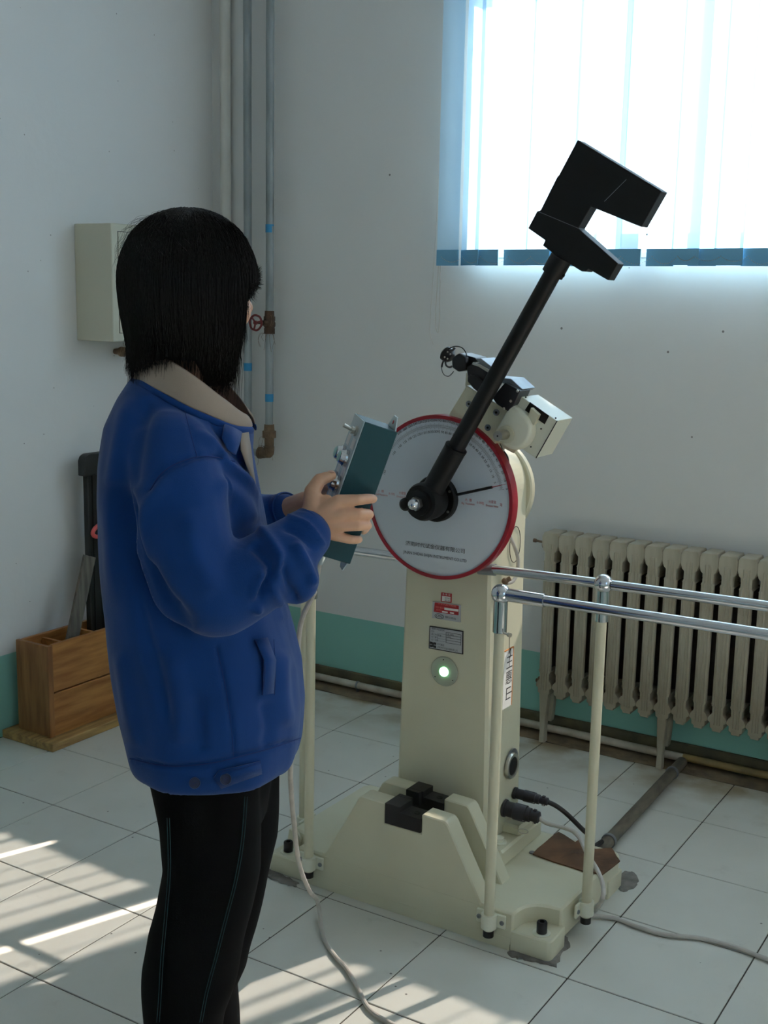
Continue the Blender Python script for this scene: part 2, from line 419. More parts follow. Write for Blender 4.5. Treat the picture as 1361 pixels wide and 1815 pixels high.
# floor: grout bed with every tile laid on it
floor = struct('floor', MB().box((XL-TH, YF-TH, -0.12), (XR+TH, YB+TH, -0.0025)), M_GROUT, smooth=False)
T = 0.33
def tile_mesh(x0, y0, x1, y1):
    return MB().box((x0+0.0017, y0+0.0017, -0.010), (x1-0.0017, y1-0.0017, 0.0), bev=0.0012)
full = None
ix = [XL+0.002]+[i*T for i in range(-4, 12)]+[XR-0.002]
iy = [YF+0.002]+[j*T for j in range(-9, 5)]
for i in range(len(ix)-1):
    for j in range(len(iy)-1):
        isfull = abs(ix[i+1]-ix[i]-T) < 1e-6 and abs(iy[j+1]-iy[j]-T) < 1e-6
        if isfull:
            if full is None:
                me = tile_mesh(-T/2, -T/2, T/2, T/2).mesh('floor_tile'); me.materials.append(M_TILE); full = me
            o = bpy.data.objects.new('floor_tile', full)
            COL.objects.link(o); o.parent = floor
            o.location = ((ix[i]+ix[i+1])/2, (iy[j]+iy[j+1])/2, random.uniform(-0.0006, 0.0))
            o.rotation_euler = (random.uniform(-.0012, .0012), random.uniform(-.0012, .0012), 0)
        else:
            obj('floor_tile', tile_mesh(ix[i], iy[j], ix[i+1], iy[j+1]), M_TILE, floor)
# rough mortar strip along the back wall and the dark cement skirting above the pipe
mb = MB()
nx = 60; P = []; F = []
for i in range(nx+1):
    x = XL+(XR-XL)*i/nx
    for y, z in ((1.317+random.uniform(-.007, .006), 0.0008), (1.36, 0.004+random.uniform(0, .003)), (YB, 0.010+random.uniform(0, .004))):
        P.append((x, y, z))
for i in range(nx):
    for k in range(2): a = i*3+k; F.append((a, a+3, a+4, a+1))
obj('mortar_strip', mb.raw(P, F), M_DIRT, floor)
M_SKIRT = mat('grimy_skirting', srgb(104, 98, 72), 0.85, col2=srgb(78, 74, 60), vscale=14, bump=0.4)
struct('baseboard_back', MB().box((XL, YB-0.012, 0.0), (XR, YB, 0.070), bev=0.003), M_SKIRT)

# window in the back wall
win = struct('window_1', MB().box((WX0, YB-0.004, WZ0-0.022), (WX1, YB+TH, WZ0+0.0), bev=0.003), M_FRAME)
win['label'] = 'wide high window behind the vertical blind in the back wall'
fy0, fy1 = YB+0.012, YB+0.062
mb = MB()
for a, b in (((WX0, WZ0), (WX0+.05, WZ1)), ((WX1-.05, WZ0), (WX1, WZ1)), ((WX0, WZ0), (WX1, WZ0+.055)), ((WX0, WZ1-.05), (WX1, WZ1))):
    mb.box((a[0], fy0, a[1]), (b[0], fy1, b[1]))
obj('window_frame', mb, M_FRAME, win)
for xm in (0.25, 0.93): obj('mullion', MB().box((xm-.022, fy0, WZ0+.05), (xm+.022, fy1, WZ1-.05)), M_FRAME, win)
for a, b in ((WX0+.05, .228), (.272, .908), (.952, WX1-.05)):
    obj('window_pane', MB().box((a, YB+.035, WZ0+.05), (b, YB+.040, WZ1-.05)), M_GLASS, win)
win3 = struct('added_window_back', MB().box((2.25, YB-0.004, WZ0-0.022), (3.7, YB+TH, WZ0+0.0), bev=0.003), M_FRAME)  # unseen second back-wall window, added to bring more daylight into the room
mb = MB()
for a, b in (((2.25, WZ0), (2.30, WZ1)), ((3.65, WZ0), (3.7, WZ1)), ((2.25, WZ0), (3.7, WZ0+.055)), ((2.25, WZ1-.05), (3.7, WZ1)), ((2.95, WZ0), (3.0, WZ1))):
    mb.box((a[0], fy0, a[1]), (b[0], fy1, b[1]))
obj('window_frame', mb, M_FRAME, win3)
obj('window_pane', MB().box((2.29, YB+.035, WZ0+.05), (3.66, YB+.040, WZ1-.04)), M_GLASS, win3)
win2 = struct('added_window_side', MB().box((XR-.01, -2.4, 1.18), (XR+TH, -1.3, 1.20)), M_FRAME)  # unseen side window, added as extra daylight for the room
mb = MB()
for a, b in (((-2.4, 1.2), (-2.35, 2.6)), ((-1.35, 1.2), (-1.3, 2.6)), ((-2.4, 1.2), (-1.3, 1.25)), ((-2.4, 2.55), (-1.3, 2.6)), ((-1.87, 1.2), (-1.83, 2.6))):
    mb.box((XR+.12, a[0], a[1]), (XR+.17, b[0], b[1]))
obj('window_frame', mb, M_FRAME, win2)
obj('window_pane', MB().box((XR+.143, -2.35, 1.25), (XR+.148, -1.35, 2.55)), M_GLASS, win2)
# a pale curtain keeps the sun off but lets daylight in on the added, unseen side window
M_CURT = fabric(); M_CURT.name = 'pale_curtain_cloth'
P = []; F = []
for i in range(91):
    y = -2.46+1.22*i/90; x = XR-.06+.02*math.sin(i*0.9)
    P += [(x, y, 1.08), (x, y, 2.72)]
for i in range(90): F.append((2*i, 2*i+2, 2*i+3, 2*i+1))
cur = thing('added_window_curtain', 'pale blue curtain drawn over the added, unseen side window beside the camera', 'curtain', (XR-.06, -1.85, 1.08))
obj('curtain_cloth', MB().raw(P, F), M_CURT, cur)
obj('curtain_rail', MB().cyl((XR-.04, -2.55, 2.72), (XR-.04, -1.15, 2.72), .012).box((XR-.05, -2.5, 2.70), (XR, -2.48, 2.74)).box((XR-.05, -1.22, 2.70), (XR, -1.20, 2.74)), M_STEEL, cur)

# ------------------------------------------------------------------ vertical blind
BY_ = 1.335
blind = thing('vertical_blind', 'pale blue vertical slat blind hanging over the bright window', 'blind', (0.5, BY_, 1.62))
ZT = 2.92
obj('head_rail', MB().box((-.50, BY_-.02, ZT-.02), (1.78, BY_+.022, ZT+.03), bev=.003).box((-.46, BY_, ZT), (-.42, YB, ZT+.02)).box((1.6, BY_, ZT), (1.64, YB, ZT+.02)), M_FRAME, blind)
ov = {1: .012, 2: -.022, 5: .003, 7: .012, 8: -.021, 10: .030, 15: .012}
x = -0.487; slats = []
i = 0
while x < 1.66:
    wd = .089
    x1 = x+wd; tilt = R3(random.uniform(-5, -2)) if i not in (1,) else R3(-22)
    slats.append(((x+x1)/2, wd, tilt))
    x = x1-(.0075+ov.get(i, 0)); i += 1
rnd = random.Random(3)
for k, (xc, wd, tl) in enumerate(slats):
    yy = BY_+(0.004 if k % 2 else -0.004)
    c, s = math.cos(tl), math.sin(tl)
    def pt(a, off, z): return (xc+a*c-off*s, yy+a*s+off*c, z)
    n = 6; P = []; F = []
    zb = 1.657
    for z in (zb, ZT-.02):
        for j in range(n+1):
            a = -wd/2+wd*j/n; cv = .0025*(1-(2*j/n-1)**2)
            P.append(pt(a, cv, z))
    for j in range(n): F.append((j, j+1, n+2+j, n+1+j))
    sl = obj('slat', MB().raw(P, F), M_FAB, blind)
    # stitched hem pocket with its weight
    m2 = MB(); d = .0022; zz = 1.617+rnd.uniform(-.002, .002)
    P = [pt(a, o, z) for z in (zz, zb+.012) for a, o in ((-wd/2, -d), (wd/2, -d), (wd/2, d), (-wd/2, d))]
    m2.raw(P, [(3, 2, 1, 0), (4, 5, 6, 7), (0, 1, 5, 4), (1, 2, 6, 5), (2, 3, 7, 6), (3, 0, 4, 7)])
    obj('hem_pocket', m2, M_HEM, sl)
# beaded chain that links the slat weights
for k in range(len(slats)-1):
    a = Vector((slats[k][0]-.02, BY_-.012, 1.645)); b = Vector((slats[k+1][0]-.02, BY_-.012, 1.645))
    sag = rnd.uniform(.012, .024); m2 = MB()
    for j in range(15):
        t = j/14; p = a.lerp(b, t); p.z -= sag*4*t*(1-t); m2.sphere(p, .0016, 6)
    obj('bead_chain', m2, M_STEEL, blind)
mb = MB()
mb.tube(spline([onY(791, -60, 1.36), onY(789, 120, 1.36), onY(783, 300, 1.36), onY(781, 420, 1.36), onY(779, 560, 1.36), onY(776, 590, 1.36), onY(772, 560, 1.36), onY(779, 430, 1.36), onY(783, 240, 1.36), onY(789, 60, 1.36), onY(792, -60, 1.36)]), .0012, 6)
mb.tube(spline([onY(788, -60, 1.355), onY(786, 150, 1.355), onY(774, 380, 1.355), onY(763, 560, 1.355), onY(762, 590, 1.355), onY(768, 611, 1.355)]), .0008, 6)
obj('pull_cord', mb, M_CABLEW, blind)

# ------------------------------------------------------------------ heating pipes in the corner
pr = thing('riser_pipe', 'silver-painted heating riser on the back wall carrying the red hand wheel valve', 'pipe', (-1.215, 1.345, 0.88))
PYY = 1.345
def px_(x, y, Y=PYY): return onY(x, y, Y)
xr = px_(478, 400).x
a = px_(472, 770); zU = a.z
zv = px_(478, 572).z
obj('pipe_run', MB().tube([(xr, PYY, H), (xr, PYY, 2.0), (xr+.001, PYY, 1.7), (xr, PYY, zv+.03)], .0155, 16).tube([(xr, PYY, zv-.03), (xr, PYY, zU+.03)], .0155, 16), M_PIPE, pr)
zE = px_(466, 803).z
obj('thread_collar', MB().cyl((xr, PYY, zU+.04), (xr, PYY, zU+.015), .019, .021), M_RUST, pr)
mb = MB().cyl((xr, PYY, zU-.012), (xr, PYY, zU-.05), .019, .018)
el = [(xr, PYY, zU-.045), (xr-.002, PYY, zU-.07), (xr-.012, PYY, zE+.004), (xr-.03, PYY, zE), (xr-.045, PYY, zE)]
mb.tube(spline(el, 5), .0205, 14)
mb.lathe([(.0235, 0), (.0235, .008)], (xr-.040, PYY, zE), (-1, 0, 0), 14)
obj('elbow', mb, M_RUST, pr)
obj('union_nut', MB().cyl((xr, PYY, zU+.015), (xr, PYY, zU-.012), .0265, n=8), M_RUST, pr, smooth=False)
xl = px_(439, 400).x
obj('branch_pipe', MB().cyl((xr-.045, PYY, zE), (xl, PYY, zE), .014), M_PIPE, pr)
mb = MB().cyl((xr, PYY, zv+.045), (xr, PYY, zv+.022), .018, .019, 12).cyl((xr, PYY, zv+.024), (xr, PYY, zv+.006), .022, n=8)
mb.sphere((xr, PYY, zv-.006), .024, 14).cyl((xr, PYY, zv-.02), (xr, PYY, zv-.042), .021, n=8)
bd = Vector((0, -1, 0.03)).normalized(); vc = Vector((xr, PYY, zv-.002))
mb.cyl(vc, vc+bd*.045, .014, .010, 8).cyl(vc+bd*.045, vc+bd*.087, .005, n=8)
val = obj('gate_valve', mb, M_IRONR, pr)
hw = MB(); hc = vc+bd*.085
ta = bd.orthogonal().normalized(); tb = bd.cross(ta)
hw.tube([hc+(ta*math.cos(t)+tb*math.sin(t))*(.028+.0006*math.cos(t*6)) for t in [2*math.pi*k/30 for k in range(30)]], .0042, 8, closed=True)
for k in range(3):
    t = 2*math.pi*k/3+.5; hw.tube([hc, hc+(ta*math.cos(t)+tb*math.sin(t))*.026], .0035, 6)
hw.cyl(hc-bd*.004, hc+bd*.005, .008, n=10)
obj('hand_wheel', hw, mat('dark_red_paint', srgb(110, 34, 38), 0.45), val)
for yv in (405, 705):
    z = px_(478, yv).z; obj('tape_band', MB().cyl((xr, PYY, z+.015), (xr, PYY, z-.015), .0163, n=16), M_TAPE, pr)
hemp = MB(); rh = random.Random(5)
for base, cnt in (((xr, PYY, zv-.04), 9), ((xr, PYY, zv+.03), 4), ((xr-.01, PYY, zE+.03), 11), ((xr, PYY, zU-.01), 4)):
    b0 = Vector(base)
    for k in range(cnt):
        an = rh.uniform(0, 6.28); d = Vector((math.cos(an), math.sin(an)*.4-.4, rh.uniform(-.6, .2)))
        p0 = b0+Vector((math.cos(an)*.018, -.012, 0)); L = rh.uniform(.02, .05)
        hemp.tube(spline([p0, p0+d*L*.4, p0+d*L*.6+Vector((0, 0, -L*.5)), p0+d*L*.5+Vector((rh.uniform(-.01, .01), 0, -L*1.2))], 3), .0006, 4)
o = obj('hemp_fibre', hemp, M_RUST, pr); o['kind'] = 'stuff'
pl = thing('return_pipe', 'slim silver-painted heating pipe left of the valved riser, partly hidden by the hair', 'pipe', (xl, PYY, 0.88))
zc = px_(437, 745).z
obj('pipe_run', MB().tube([(xl, PYY, H), (xl-.001, PYY, 2.2), (xl, PYY, 1.6), (xl, PYY, zc)], .0155, 16), M_PIPE, pl)
obj('socket', MB().cyl((xl, PYY, zc+.012), (xl, PYY, zc-.05), .021, n=12).cyl((xl, PYY, zc-.05), (xl, PYY, zE-.0), .018, n=12).sphere((xl, PYY, zE), .021, 12), M_RUST, pl)
obj('lower_run', MB().cyl((xl, PYY, zE-.015), (xl, PYY, 0.03), .0155), M_PIPE, pl)
z = px_(436, 650).z; obj('tape_band', MB().cyl((xl, PYY, z+.015), (xl, PYY, z-.015), .0163, n=16), M_TAPE, pl)
hemp = MB()
for k in range(9):
    an = rh.uniform(0, 6.28); p0 = Vector((xl, PYY-.01, zc-.005)); r_ = rh.uniform(.015, .03)
    hemp.tube(spline([p0+Vector((-.018, 0, .0)), p0+Vector((0, -.01, .012)), p0+Vector((.02, -.01, .006)), p0+Vector((r_, -.01, -.015)), p0+Vector((.012, -.01, -.03))], 4), .0007, 4)
o = obj('hemp_fibre', hemp, M_RUST, pl); o['kind'] = 'stuff'
xc = px_(388, 300).x
cp = obj('corner_pipe', MB().cyl((xc, 1.385, H), (xc, 1.385, 1.10), .021, n=20).cyl((xc, 1.385, 1.105), (xc, 1.385, 1.075), .024, n=20), mat('wall_coloured_pipe', srgb(206, 204, 196), 0.6, var=0.04))
tag(cp, 'thick pipe painted wall white in the room corner behind the hair', 'pipe')

# floor-level pipes along the wall
def tagged(name, mb, m, label, cat, **k): return tag(obj(name, mb, m, **k), label, cat)
skp = thing('skirting_pipe', 'pale painted heating pipe running along the floor under the radiator', 'pipe', (-.4, 1.375, 0.02))
JX = 0.475
obj('pipe_run', MB().cyl((XL+.02, 1.378, .031), (JX, 1.372, .031), .0135, n=14), M_PIPEW, skp)
for x in (-.81, -.55): obj('pipe_clip', MB().cyl((x-.004, 1.376, .031), (x+.004, 1.376, .031), .0155, n=14).box((x-.003, 1.37, 0), (x+.003, 1.385, .02)), M_GREYM, skp)
obj('yellowed_run', MB().cyl((JX, 1.372, .034), (XR, 1.372, .034), .0125, n=14), M_PIPEO, skp)['label'] = 'yellowed pipe right of the tee'
fp = thing('floor_pipe', 'dark grey conduit pipe lying on tiles from the wall to the machine base', 'pipe', (.48, .98, 0))
pa = Vector((.478, 1.352, .024)); pb = Vector((.500, .50, .024))
obj('pipe_run', MB().cyl(pa, pb, .0175, n=16), mat('galvanised_conduit', srgb(120, 112, 98), .55, metal=.2, col2=srgb(92, 84, 74), vscale=14, stretch=(3, 1, 3)), fp)
for t in (.12, .80): q = pa.lerp(pb, t); obj('collar_band', MB().cyl(q, q+(pb-pa).normalized()*.012, .021, n=16), M_GREYM, fp)

# ------------------------------------------------------------------ radiator
rad = thing('cast_iron_radiator', 'old cream-painted cast iron column radiator on the wall under the window', 'radiator', (.5, 1.34, 0))
PIT_ = .0598; RX = -.033; RY0, RY1 = 1.300, 1.392
def section(foot):
    mb = MB(); core = MB(); w = .0212
    # front and rear columns, ribbed, joined by the hollow header lumps
    zt, zb = .722, .175
    for yc, d in ((RY0+.020, .019), (RY1-.020, .019)):
        prof = [(-w, -.012), (-w+.002, -.0165), (-.014, -.0175), (-.0125, -.0200), (-.0105, -.0175), (-.003, -.0175), (-.0015, -.0200), (.0015, -.0200), (.003, -.0175), (.0105, -.0175), (.0125, -.0200), (.014, -.0175), (w-.002, -.0165), (w, -.012), (w, -.006), (.012, .002), (-.012, .002), (-w, -.006)]
        for (z0, z1, sc) in ((zb+.075, zt-.080, 1.0), (zt-.080, zt-.020, 0.72), (zb+.015, zb+.075, 0.72)):
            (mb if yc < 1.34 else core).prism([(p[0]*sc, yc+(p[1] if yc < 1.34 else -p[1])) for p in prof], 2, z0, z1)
    # header: rounded top with openings between sections
    top = [(-.0238, zt-.086), (-.0172, zt-.080), (-.0172, zt-.050), (-.0240, zt-.044), (-.0296, zt-.026), (-.0296, zt+.004), (-.026, zt+.008), (-.024, zt+.016), (.024, zt+.016), (.026, zt+.008), (.0296, zt+.004), (.0296, zt-.026), (.0240, zt-.044), (.0172, zt-.050), (.0172, zt-.080), (.0238, zt-.086)]
    mb.prism(top, 1, RY0+.003, RY1-.004, bev=.0015)
    bot = [(-.0238, zb+.084), (-.0172, zb+.076), (-.0172, zb+.050), (-.0240, zb+.044), (-.0296, zb+.034), (-.0296, zb+.024), (-.022, zb+.020), (-.022, zb+.004), (-.014, zb), (-.014, zb-.008), (.014, zb-.008), (.014, zb), (.022, zb+.004), (.022, zb+.020), (.0296, zb+.024), (.0296, zb+.034), (.0240, zb+.044), (.0172, zb+.050), (.0172, zb+.076), (.0238, zb+.084)]
    mb.prism(bot, 1, RY0+.003, RY1-.004, bev=.0015)
    if foot:
        mb.prism([(-.016, zb), (-.012, .10), (-.009, .045), (-.011, .0), (.011, .0), (.009, .045), (.012, .10), (.016, zb)], 1, RY0+.004, RY0+.030, bev=.002)
        mb.prism([(-.016, zb), (-.012, .10), (-.009, .060), (.009, .060), (.012, .10), (.016, zb)], 1, RY1-.030, RY1-.006, bev=.002)
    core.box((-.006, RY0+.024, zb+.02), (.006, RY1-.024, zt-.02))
    me = mb.mesh('radiator_section', ang=40); me.materials.append(M_IRON)
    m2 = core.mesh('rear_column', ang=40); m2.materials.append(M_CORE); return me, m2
M_CORE = mat('shade_darkened_iron', srgb(84, 72, 60), 0.85, col2=srgb(58, 50, 44), vscale=20, bump=0.5)  # rusty iron tone, darkened to paint shade into the gaps between sections
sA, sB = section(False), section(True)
NSEC = 21
for k in range(NSEC):
    o = bpy.data.objects.new('radiator_section', (sB if k in (0, 7, 14, 20) else sA)[0]); COL.objects.link(o); o.parent = rad
    o.location = Vector((RX+.030+PIT_*k, 0, 0))-org(rad); ORG[o.name] = org(rad)
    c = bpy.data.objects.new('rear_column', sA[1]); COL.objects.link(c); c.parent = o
for k in range(NSEC-1):
    x = RX+.030+PIT_*(k+.5)
    if k == 0:
        nip = MB()
        for z, r in ((.690, .017), (.205, .015)): nip.cyl((x-.012, 1.346, z), (x+.012, 1.346, z), r, n=12)
        nip = obj('nipple_joint', nip, M_IRONR, rad)
    else: inst(nip, (PIT_*k, 0, 0))
obj('air_vent', MB().cyl((RX-.001, 1.346, .69), (RX-.012, 1.346, .69), .022, .016, 10).cyl((RX-.012, 1.346, .695), (RX-.045, 1.346, .697), .004, n=8).cyl((RX-.040, 1.346, .697), (RX-.050, 1.346, .697), .007, n=8), M_RUST, rad)
obj('end_plug', MB().cyl((RX+.002, 1.346, .205), (RX-.010, 1.346, .205), .020, .014, 8).cyl((RX-.01, 1.346, .205), (RX-.018, 1.346, .205), .007, n=6), M_RUST, rad)
obj('wall_bracket', MB().box((.30, RY1-.02, .62), (.312, YB, .635)).box((.90, RY1-.02, .62), (.912, YB, .635)), M_IRONR, rad)

# ------------------------------------------------------------------ wall cabinet
cab = thing('wall_cabinet', 'beige steel electrical cabinet mounted on the left wall behind the head', 'cabinet', (-1.46, .86, 1.337))
cx1 = -1.373; cy0, cy1, cz0, cz1 = .676, 1.06, 1.337, 1.733
mb = MB().box((XL, cy0, cz0), (cx1, cy1, cz1), bev=.0025)
obj('body', mb, M_CAB, cab)
dr = obj('door', MB().box((cx1-.004, cy0+.030, cz0+.030), (cx1+.003, cy1-.03, cz1-.027), bev=.001), M_CAB, cab)
obj('lock', MB().cyl((cx1+.003, cy1-.07, 1.54), (cx1+.012, cy1-.07, 1.54), .010), M_CHROME, dr)
obj('door_seam', MB().box((cx1-.002, cy0+.0285, cz0+.0285), (cx1+.0008, cy1-.0285, cz1-.0255)), M_INK, cab)
obj('screw', MB().cyl((cx1, cy0+.06, cz0+.006), (cx1+.003, cy0+.06, cz0+.006), .004, n=10), M_RUST, cab)
kb = onY(228, 625, .80)
wk = obj('wall_knockout', MB().lathe([(.010, 0), (.012, .02), (.018, .03), (.018, .045)], (XL, .86, 1.293), (1, 0, 0), 14), M_RUST)
tag(wk, 'small rusty cable gland on the wall just under the beige cabinet', 'cable gland')

# ------------------------------------------------------------------ wooden box with its contents
wb = thing('wooden_box', 'open pine plank box on a base board against the left wall', 'box', (-1.43, .55, 0))
obj('base_board', MB().box((XL+.004, .285, 0.0), (-1.300, .98, .028), bev=.002), M_WOODL, wb)
bx0, bx1, by0, by1 = -1.508, -1.350, .325, .93
bz0, bz1 = .028, .347
obj('end_panel', MB().box((bx0, by0, bz0), (bx1, by0+.016, bz1-.004), bev=.0015), M_WOODV, wb)
obj('corner_batten', MB().box((bx1-.012, by0-.006, bz0), (bx1+.004, by0+.016, bz1-.002), bev=.0015), M_WOODV, wb)
obj('end_panel', MB().box((bx0, by1-.016, bz0), (bx1, by1, bz1-.004), bev=.0015), M_WOODV, wb)
obj('plank', MB().box((bx1-.014, by0+.016, bz0), (bx1, by1-.016, .176), bev=.0015), M_WOOD, wb)
obj('plank', MB().box((bx1-.014, by0+.016, .182), (bx1, by1-.016, bz1), bev=.0015), M_WOOD, wb)
obj('plank', MB().box((bx0, by0+.016, bz0), (bx0+.014, by1-.016, .180), bev=.0015), M_WOOD, wb)
obj('plank', MB().box((bx0, by0+.016, .184), (bx0+.014, by1-.016, bz1-.006), bev=.0015), M_WOOD, wb)
obj('divider', MB().box((bx0+.014, .425, bz0), (bx1-.014, .437, bz1-.018)), M_WOOD, wb)
obj('divider', MB().box((bx0+.014, .56, bz0), (bx1-.014, .572, bz1-.012)), M_WOOD, wb)
lx = -1.43
a0, a1, b0, b1 = on(115, 1145, 0, lx), on(136, 1138, 0, lx), on(168, 988, 0, lx), on(149, 983, 0, lx)
dn = (a0-b1).normalized(); ext = (a0.z-.032)/abs(dn.z)
a0 = a0+dn*ext; a1 = a1+dn*((a1.z-.032)/abs(dn.z))
lath = obj('lath', MB().prism([(p.y, p.z) for p in (a0, a1, b0, b1)], 0, lx-.006, lx+.006, bev=.001), M_OLDWOOD)
tag(lath, 'weathered grey flat lath leaning out of the pine box', 'lath')
bk = thing('black_pole', 'tall black plastic profile with rounded cap standing in the pine box', 'pole', (-1.475, .655, .03))
bxk = -1.470
obj('shaft', MB().box((bxk-.012, .622, .03), (bxk+.014, .700, .92), bev=.003), M_PLAST, bk)
obj('rib', MB().box((bxk+.014, .640, .03), (bxk+.018, .644, .88)).box((bxk+.014, .676, .03), (bxk+.018, .680, .88)), M_PLAST, bk)
obj('cap', MB().prism([(.604, .872), (.604, .925), (.612, .940), (.628, .948), (.710, .948), (.715, .940), (.715, .872)], 0, bxk-.016, bxk+.022, bev=.003), M_PLAST, bk)
rc = on(182, 938, 0, bxk+.03)
rg = obj('red_ring', MB().tube([rc+Vector((.004*math.sin(t), .048*math.cos(t), .024*math.sin(t)+.006*math.cos(t))) for t in [2*math.pi*k/28 for k in range(28)]], .0075, 10, closed=True), mat('coral_plastic', srgb(222, 96, 96), .4))
tag(rg, 'coral red plastic ring hanging on the black pole behind the jacket', 'ring')
obj('hook', MB().tube([(bxk+.012, rc.y+.02, rc.z+.022), (bxk+.03, rc.y+.02, rc.z+.026), (bxk+.036, rc.y+.02, rc.z+.036)], .003, 8), M_PLAST, bk)

# ================================================================== pendulum impact tester
mach = thing('impact_tester', 'cream pendulum impact testing machine with a raised black hammer and a round dial', 'testing machine', (.2, .25, 0))
FY = .030                                    # front plane of the base
ZD = .095                                    # deck height
bxl, bxr, byb = -.200, .600, .475
# deck outline with the two curved foot recesses in front and rounded rear corners
rec_r = [(.507, FY), (.509, .060), (.516, .083), (.532, .100), (.555, .110), (bxr-.008, .114)]
rec_l = [(bxl+.012, .112), (-.150, .106), (-.128, .090), (-.117, .070), (-.113, .050), (-.112, FY)]
outline = rec_r+[(bxr-.004, .30), (bxr+.004, byb-.02), (bxr-.01, byb), (-.175, byb), (-.188, byb-.02)]+rec_l
mb = MB().prism(outline, 2, .012, ZD, bev=.005)
mb.box((-.08, FY-.0005, 0), (.50, byb-.01, .03))
obj('base_deck', mb, M_CREAM, mach)
def foot(poly): return MB().prism(poly, 2, 0.0, .052, bev=.0035)
obj('base_foot', foot([(.500, FY), (bxr-.004, FY), (bxr+.003, FY+.010), (bxr+.002, .118), (bxr-.02, .135), (.500, .120)]), M_CREAM, mach)
obj('base_foot', foot([(-.100, FY), (-.203, FY), (-.208, FY+.01), (-.205, .115), (-.19, .13), (-.100, .120)]), M_CREAM, mach)
obj('base_foot', foot([(.53, byb-.09), (bxr+.004, byb-.09), (bxr+.006, byb), (.53, byb)]), M_CREAM, mach)
obj('base_foot', foot([(-.12, byb-.09), (-.190, byb-.09), (-.190, byb), (-.12, byb)]), M_CREAM, mach)
tz = ZD
# lifted lip left of the recess
lp = [onY(514, 1468, .105), onY(507, 1510, .105), onY(519, 1508, .105), onY(532, 1500, .105), onY(536, 1486, .105), onY(530, 1475, .105)]
obj('base_lip', MB().prism([(p.x, p.z) for p in lp], 1, .100, .112, bev=.002), M_CREAM, mach)
for X, Y in ((.567, .060), (-.167, .062)):
    b = obj('anchor_bolt', MB().lathe([(.0115, 0), (.0125, .002), (.0125, .026), (.011, .0285), (.0065, .0285), (.0065, .018)], (X, Y, .053), n=24), M_BLACKM, mach)
    obj('washer', MB().lathe([(.021, 0), (.021, .0022), (.010, .0022)], (X, Y, .0518), n=24), M_CREAM2, b)
# the two support walls with notches
def wall_slab(y0, y1, dz=0):
    p = [(-.034, ZD-.006), (-.020, ZD+.012), (.071, .272), (.079, .281), (.151, .279), (.151, .228), (.254, .228), (.254, .277), (.318, .275), (.327, .267), (.407, .122), (.424, ZD-.006)]
    return MB().prism(p, 1, y0, y1, bev=.003)
obj('support_wall', wall_slab(FY, .083), M_CREAM, mach)
obj('support_wall', wall_slab(.141, .188), M_CREAM, mach)
def anvil(y0, y1, flip):
    mb = MB().prism([(.1515, .229), (.2535, .229), (.2535, .264), (.195, .266), (.195, .281), (.1515, .282)], 1, y0, y1, bev=.001)
    ya, yb_ = (y1-.0005, y1+.014) if not flip else (y0-.014, y0+.0005)
    mb.prism([(.1515, .245), (.190, .245), (.190, .281), (.1515, .282)], 1, ya, yb_, bev=.001)
    return mb
for y0, y1, fl in ((FY-.003, .083, False), (.141, .190, True)):
    a = obj('anvil_block', anvil(y0, y1, fl), M_BLACKM, mach)
    ym = (y0+y1)/2
    obj('socket_screw', MB().lathe([(.0085, 0), (.0085, .0015), (.0045, .0015), (.0045, -.0)], (.228, ym, .2645), n=18), M_BLACK, a)
# column
CT = 1.028                                     # pivot height
def column():
    mb = MB(); yb0, yb1 = .222, .418
    xs = .1985; prof = []
    def w(z): return .134-.014*min(1, max(0, (z-.1)/.75))
    right = [(xs+w(z), z) for z in (ZD-.005, .30, .60, .85, CT)]
    r = w(CT)
    top = [(xs+r*math.cos(R3(t)), CT+r*math.sin(R3(t))*1.06) for t in range(6, 180, 6)]
    left = [(2*xs-x, z) for x, z in reversed(right)]
    return mb.prism(right+top+left, 1, yb0, yb1, bev=.007)
obj('column', column(), M_CREAM, mach, ang=30)
mb = MB().lathe([(.110, 0), (.129, .0), (.133, .004), (.133, .020), (.127, .026), (.03, .026)], (.1985, .414, CT-.004), (0, 1, 0), n=56)
obj('bearing_housing', mb, M_CREAM, mach)
# pedestal beside the column
pd = MB().prism([(.03, .215), (.383, .215), (.383, .30), (.383, .475-.02), (.03, .455)], 2, ZD-.003, .140, bev=.006)
pd.prism([(.05, .322), (.382, .322), (.382, .452), (.05, .45)], 2, .135, .165, bev=.007)
obj('pedestal', pd, M_CREAM, mach)
bb = obj('pedestal_bolt', MB().lathe([(.021, 0), (.021, .004), (.015, .004)], (.350, .262, .139), n=20).cyl((.350, .262, .142), (.350, .262, .153), .0145, n=6), M_CREAM2, mach, smooth=False)
obj('small_screw', MB().lathe([(.008, 0), (.008, .003), (.004, .003)], (.410, .340, ZD), n=14), M_GREYM, mach)
# steel sleeve port on the column side
def side(x, y, X=.334): return on(x, y, 0, X)
pc = side(906, 1357, .333)
prt = obj('steel_port', MB().lathe([(.0245, -.004), (.0245, .006), (.033, .007), (.0355, .003), (.0355, -.002)], pc, (1, 0, 0), n=32), M_STEEL, mach)
obj('port_recess', MB().lathe([(.0245, 0), (.0245, .0035)], pc, (1, 0, 0), n=28), M_DKHOLE, prt)
obj('name_ring', MB().lathe([(.028, 0), (.036, .0), (.036, .0015), (.028, .0015)], pc+Vector((-.002, .006, .008)), (1, 0, 0), n=32), M_GREYM, prt)
cvv = side(912, 965, .3195)
cov = [cvv+Vector((0.0012, .030*math.cos(t), .046*math.sin(t))) for t in [2*math.pi*k/40 for k in range(40)]]
obj('cover_seam', MB().tube(cov, .0010, 5, closed=True), M_INK, mach)

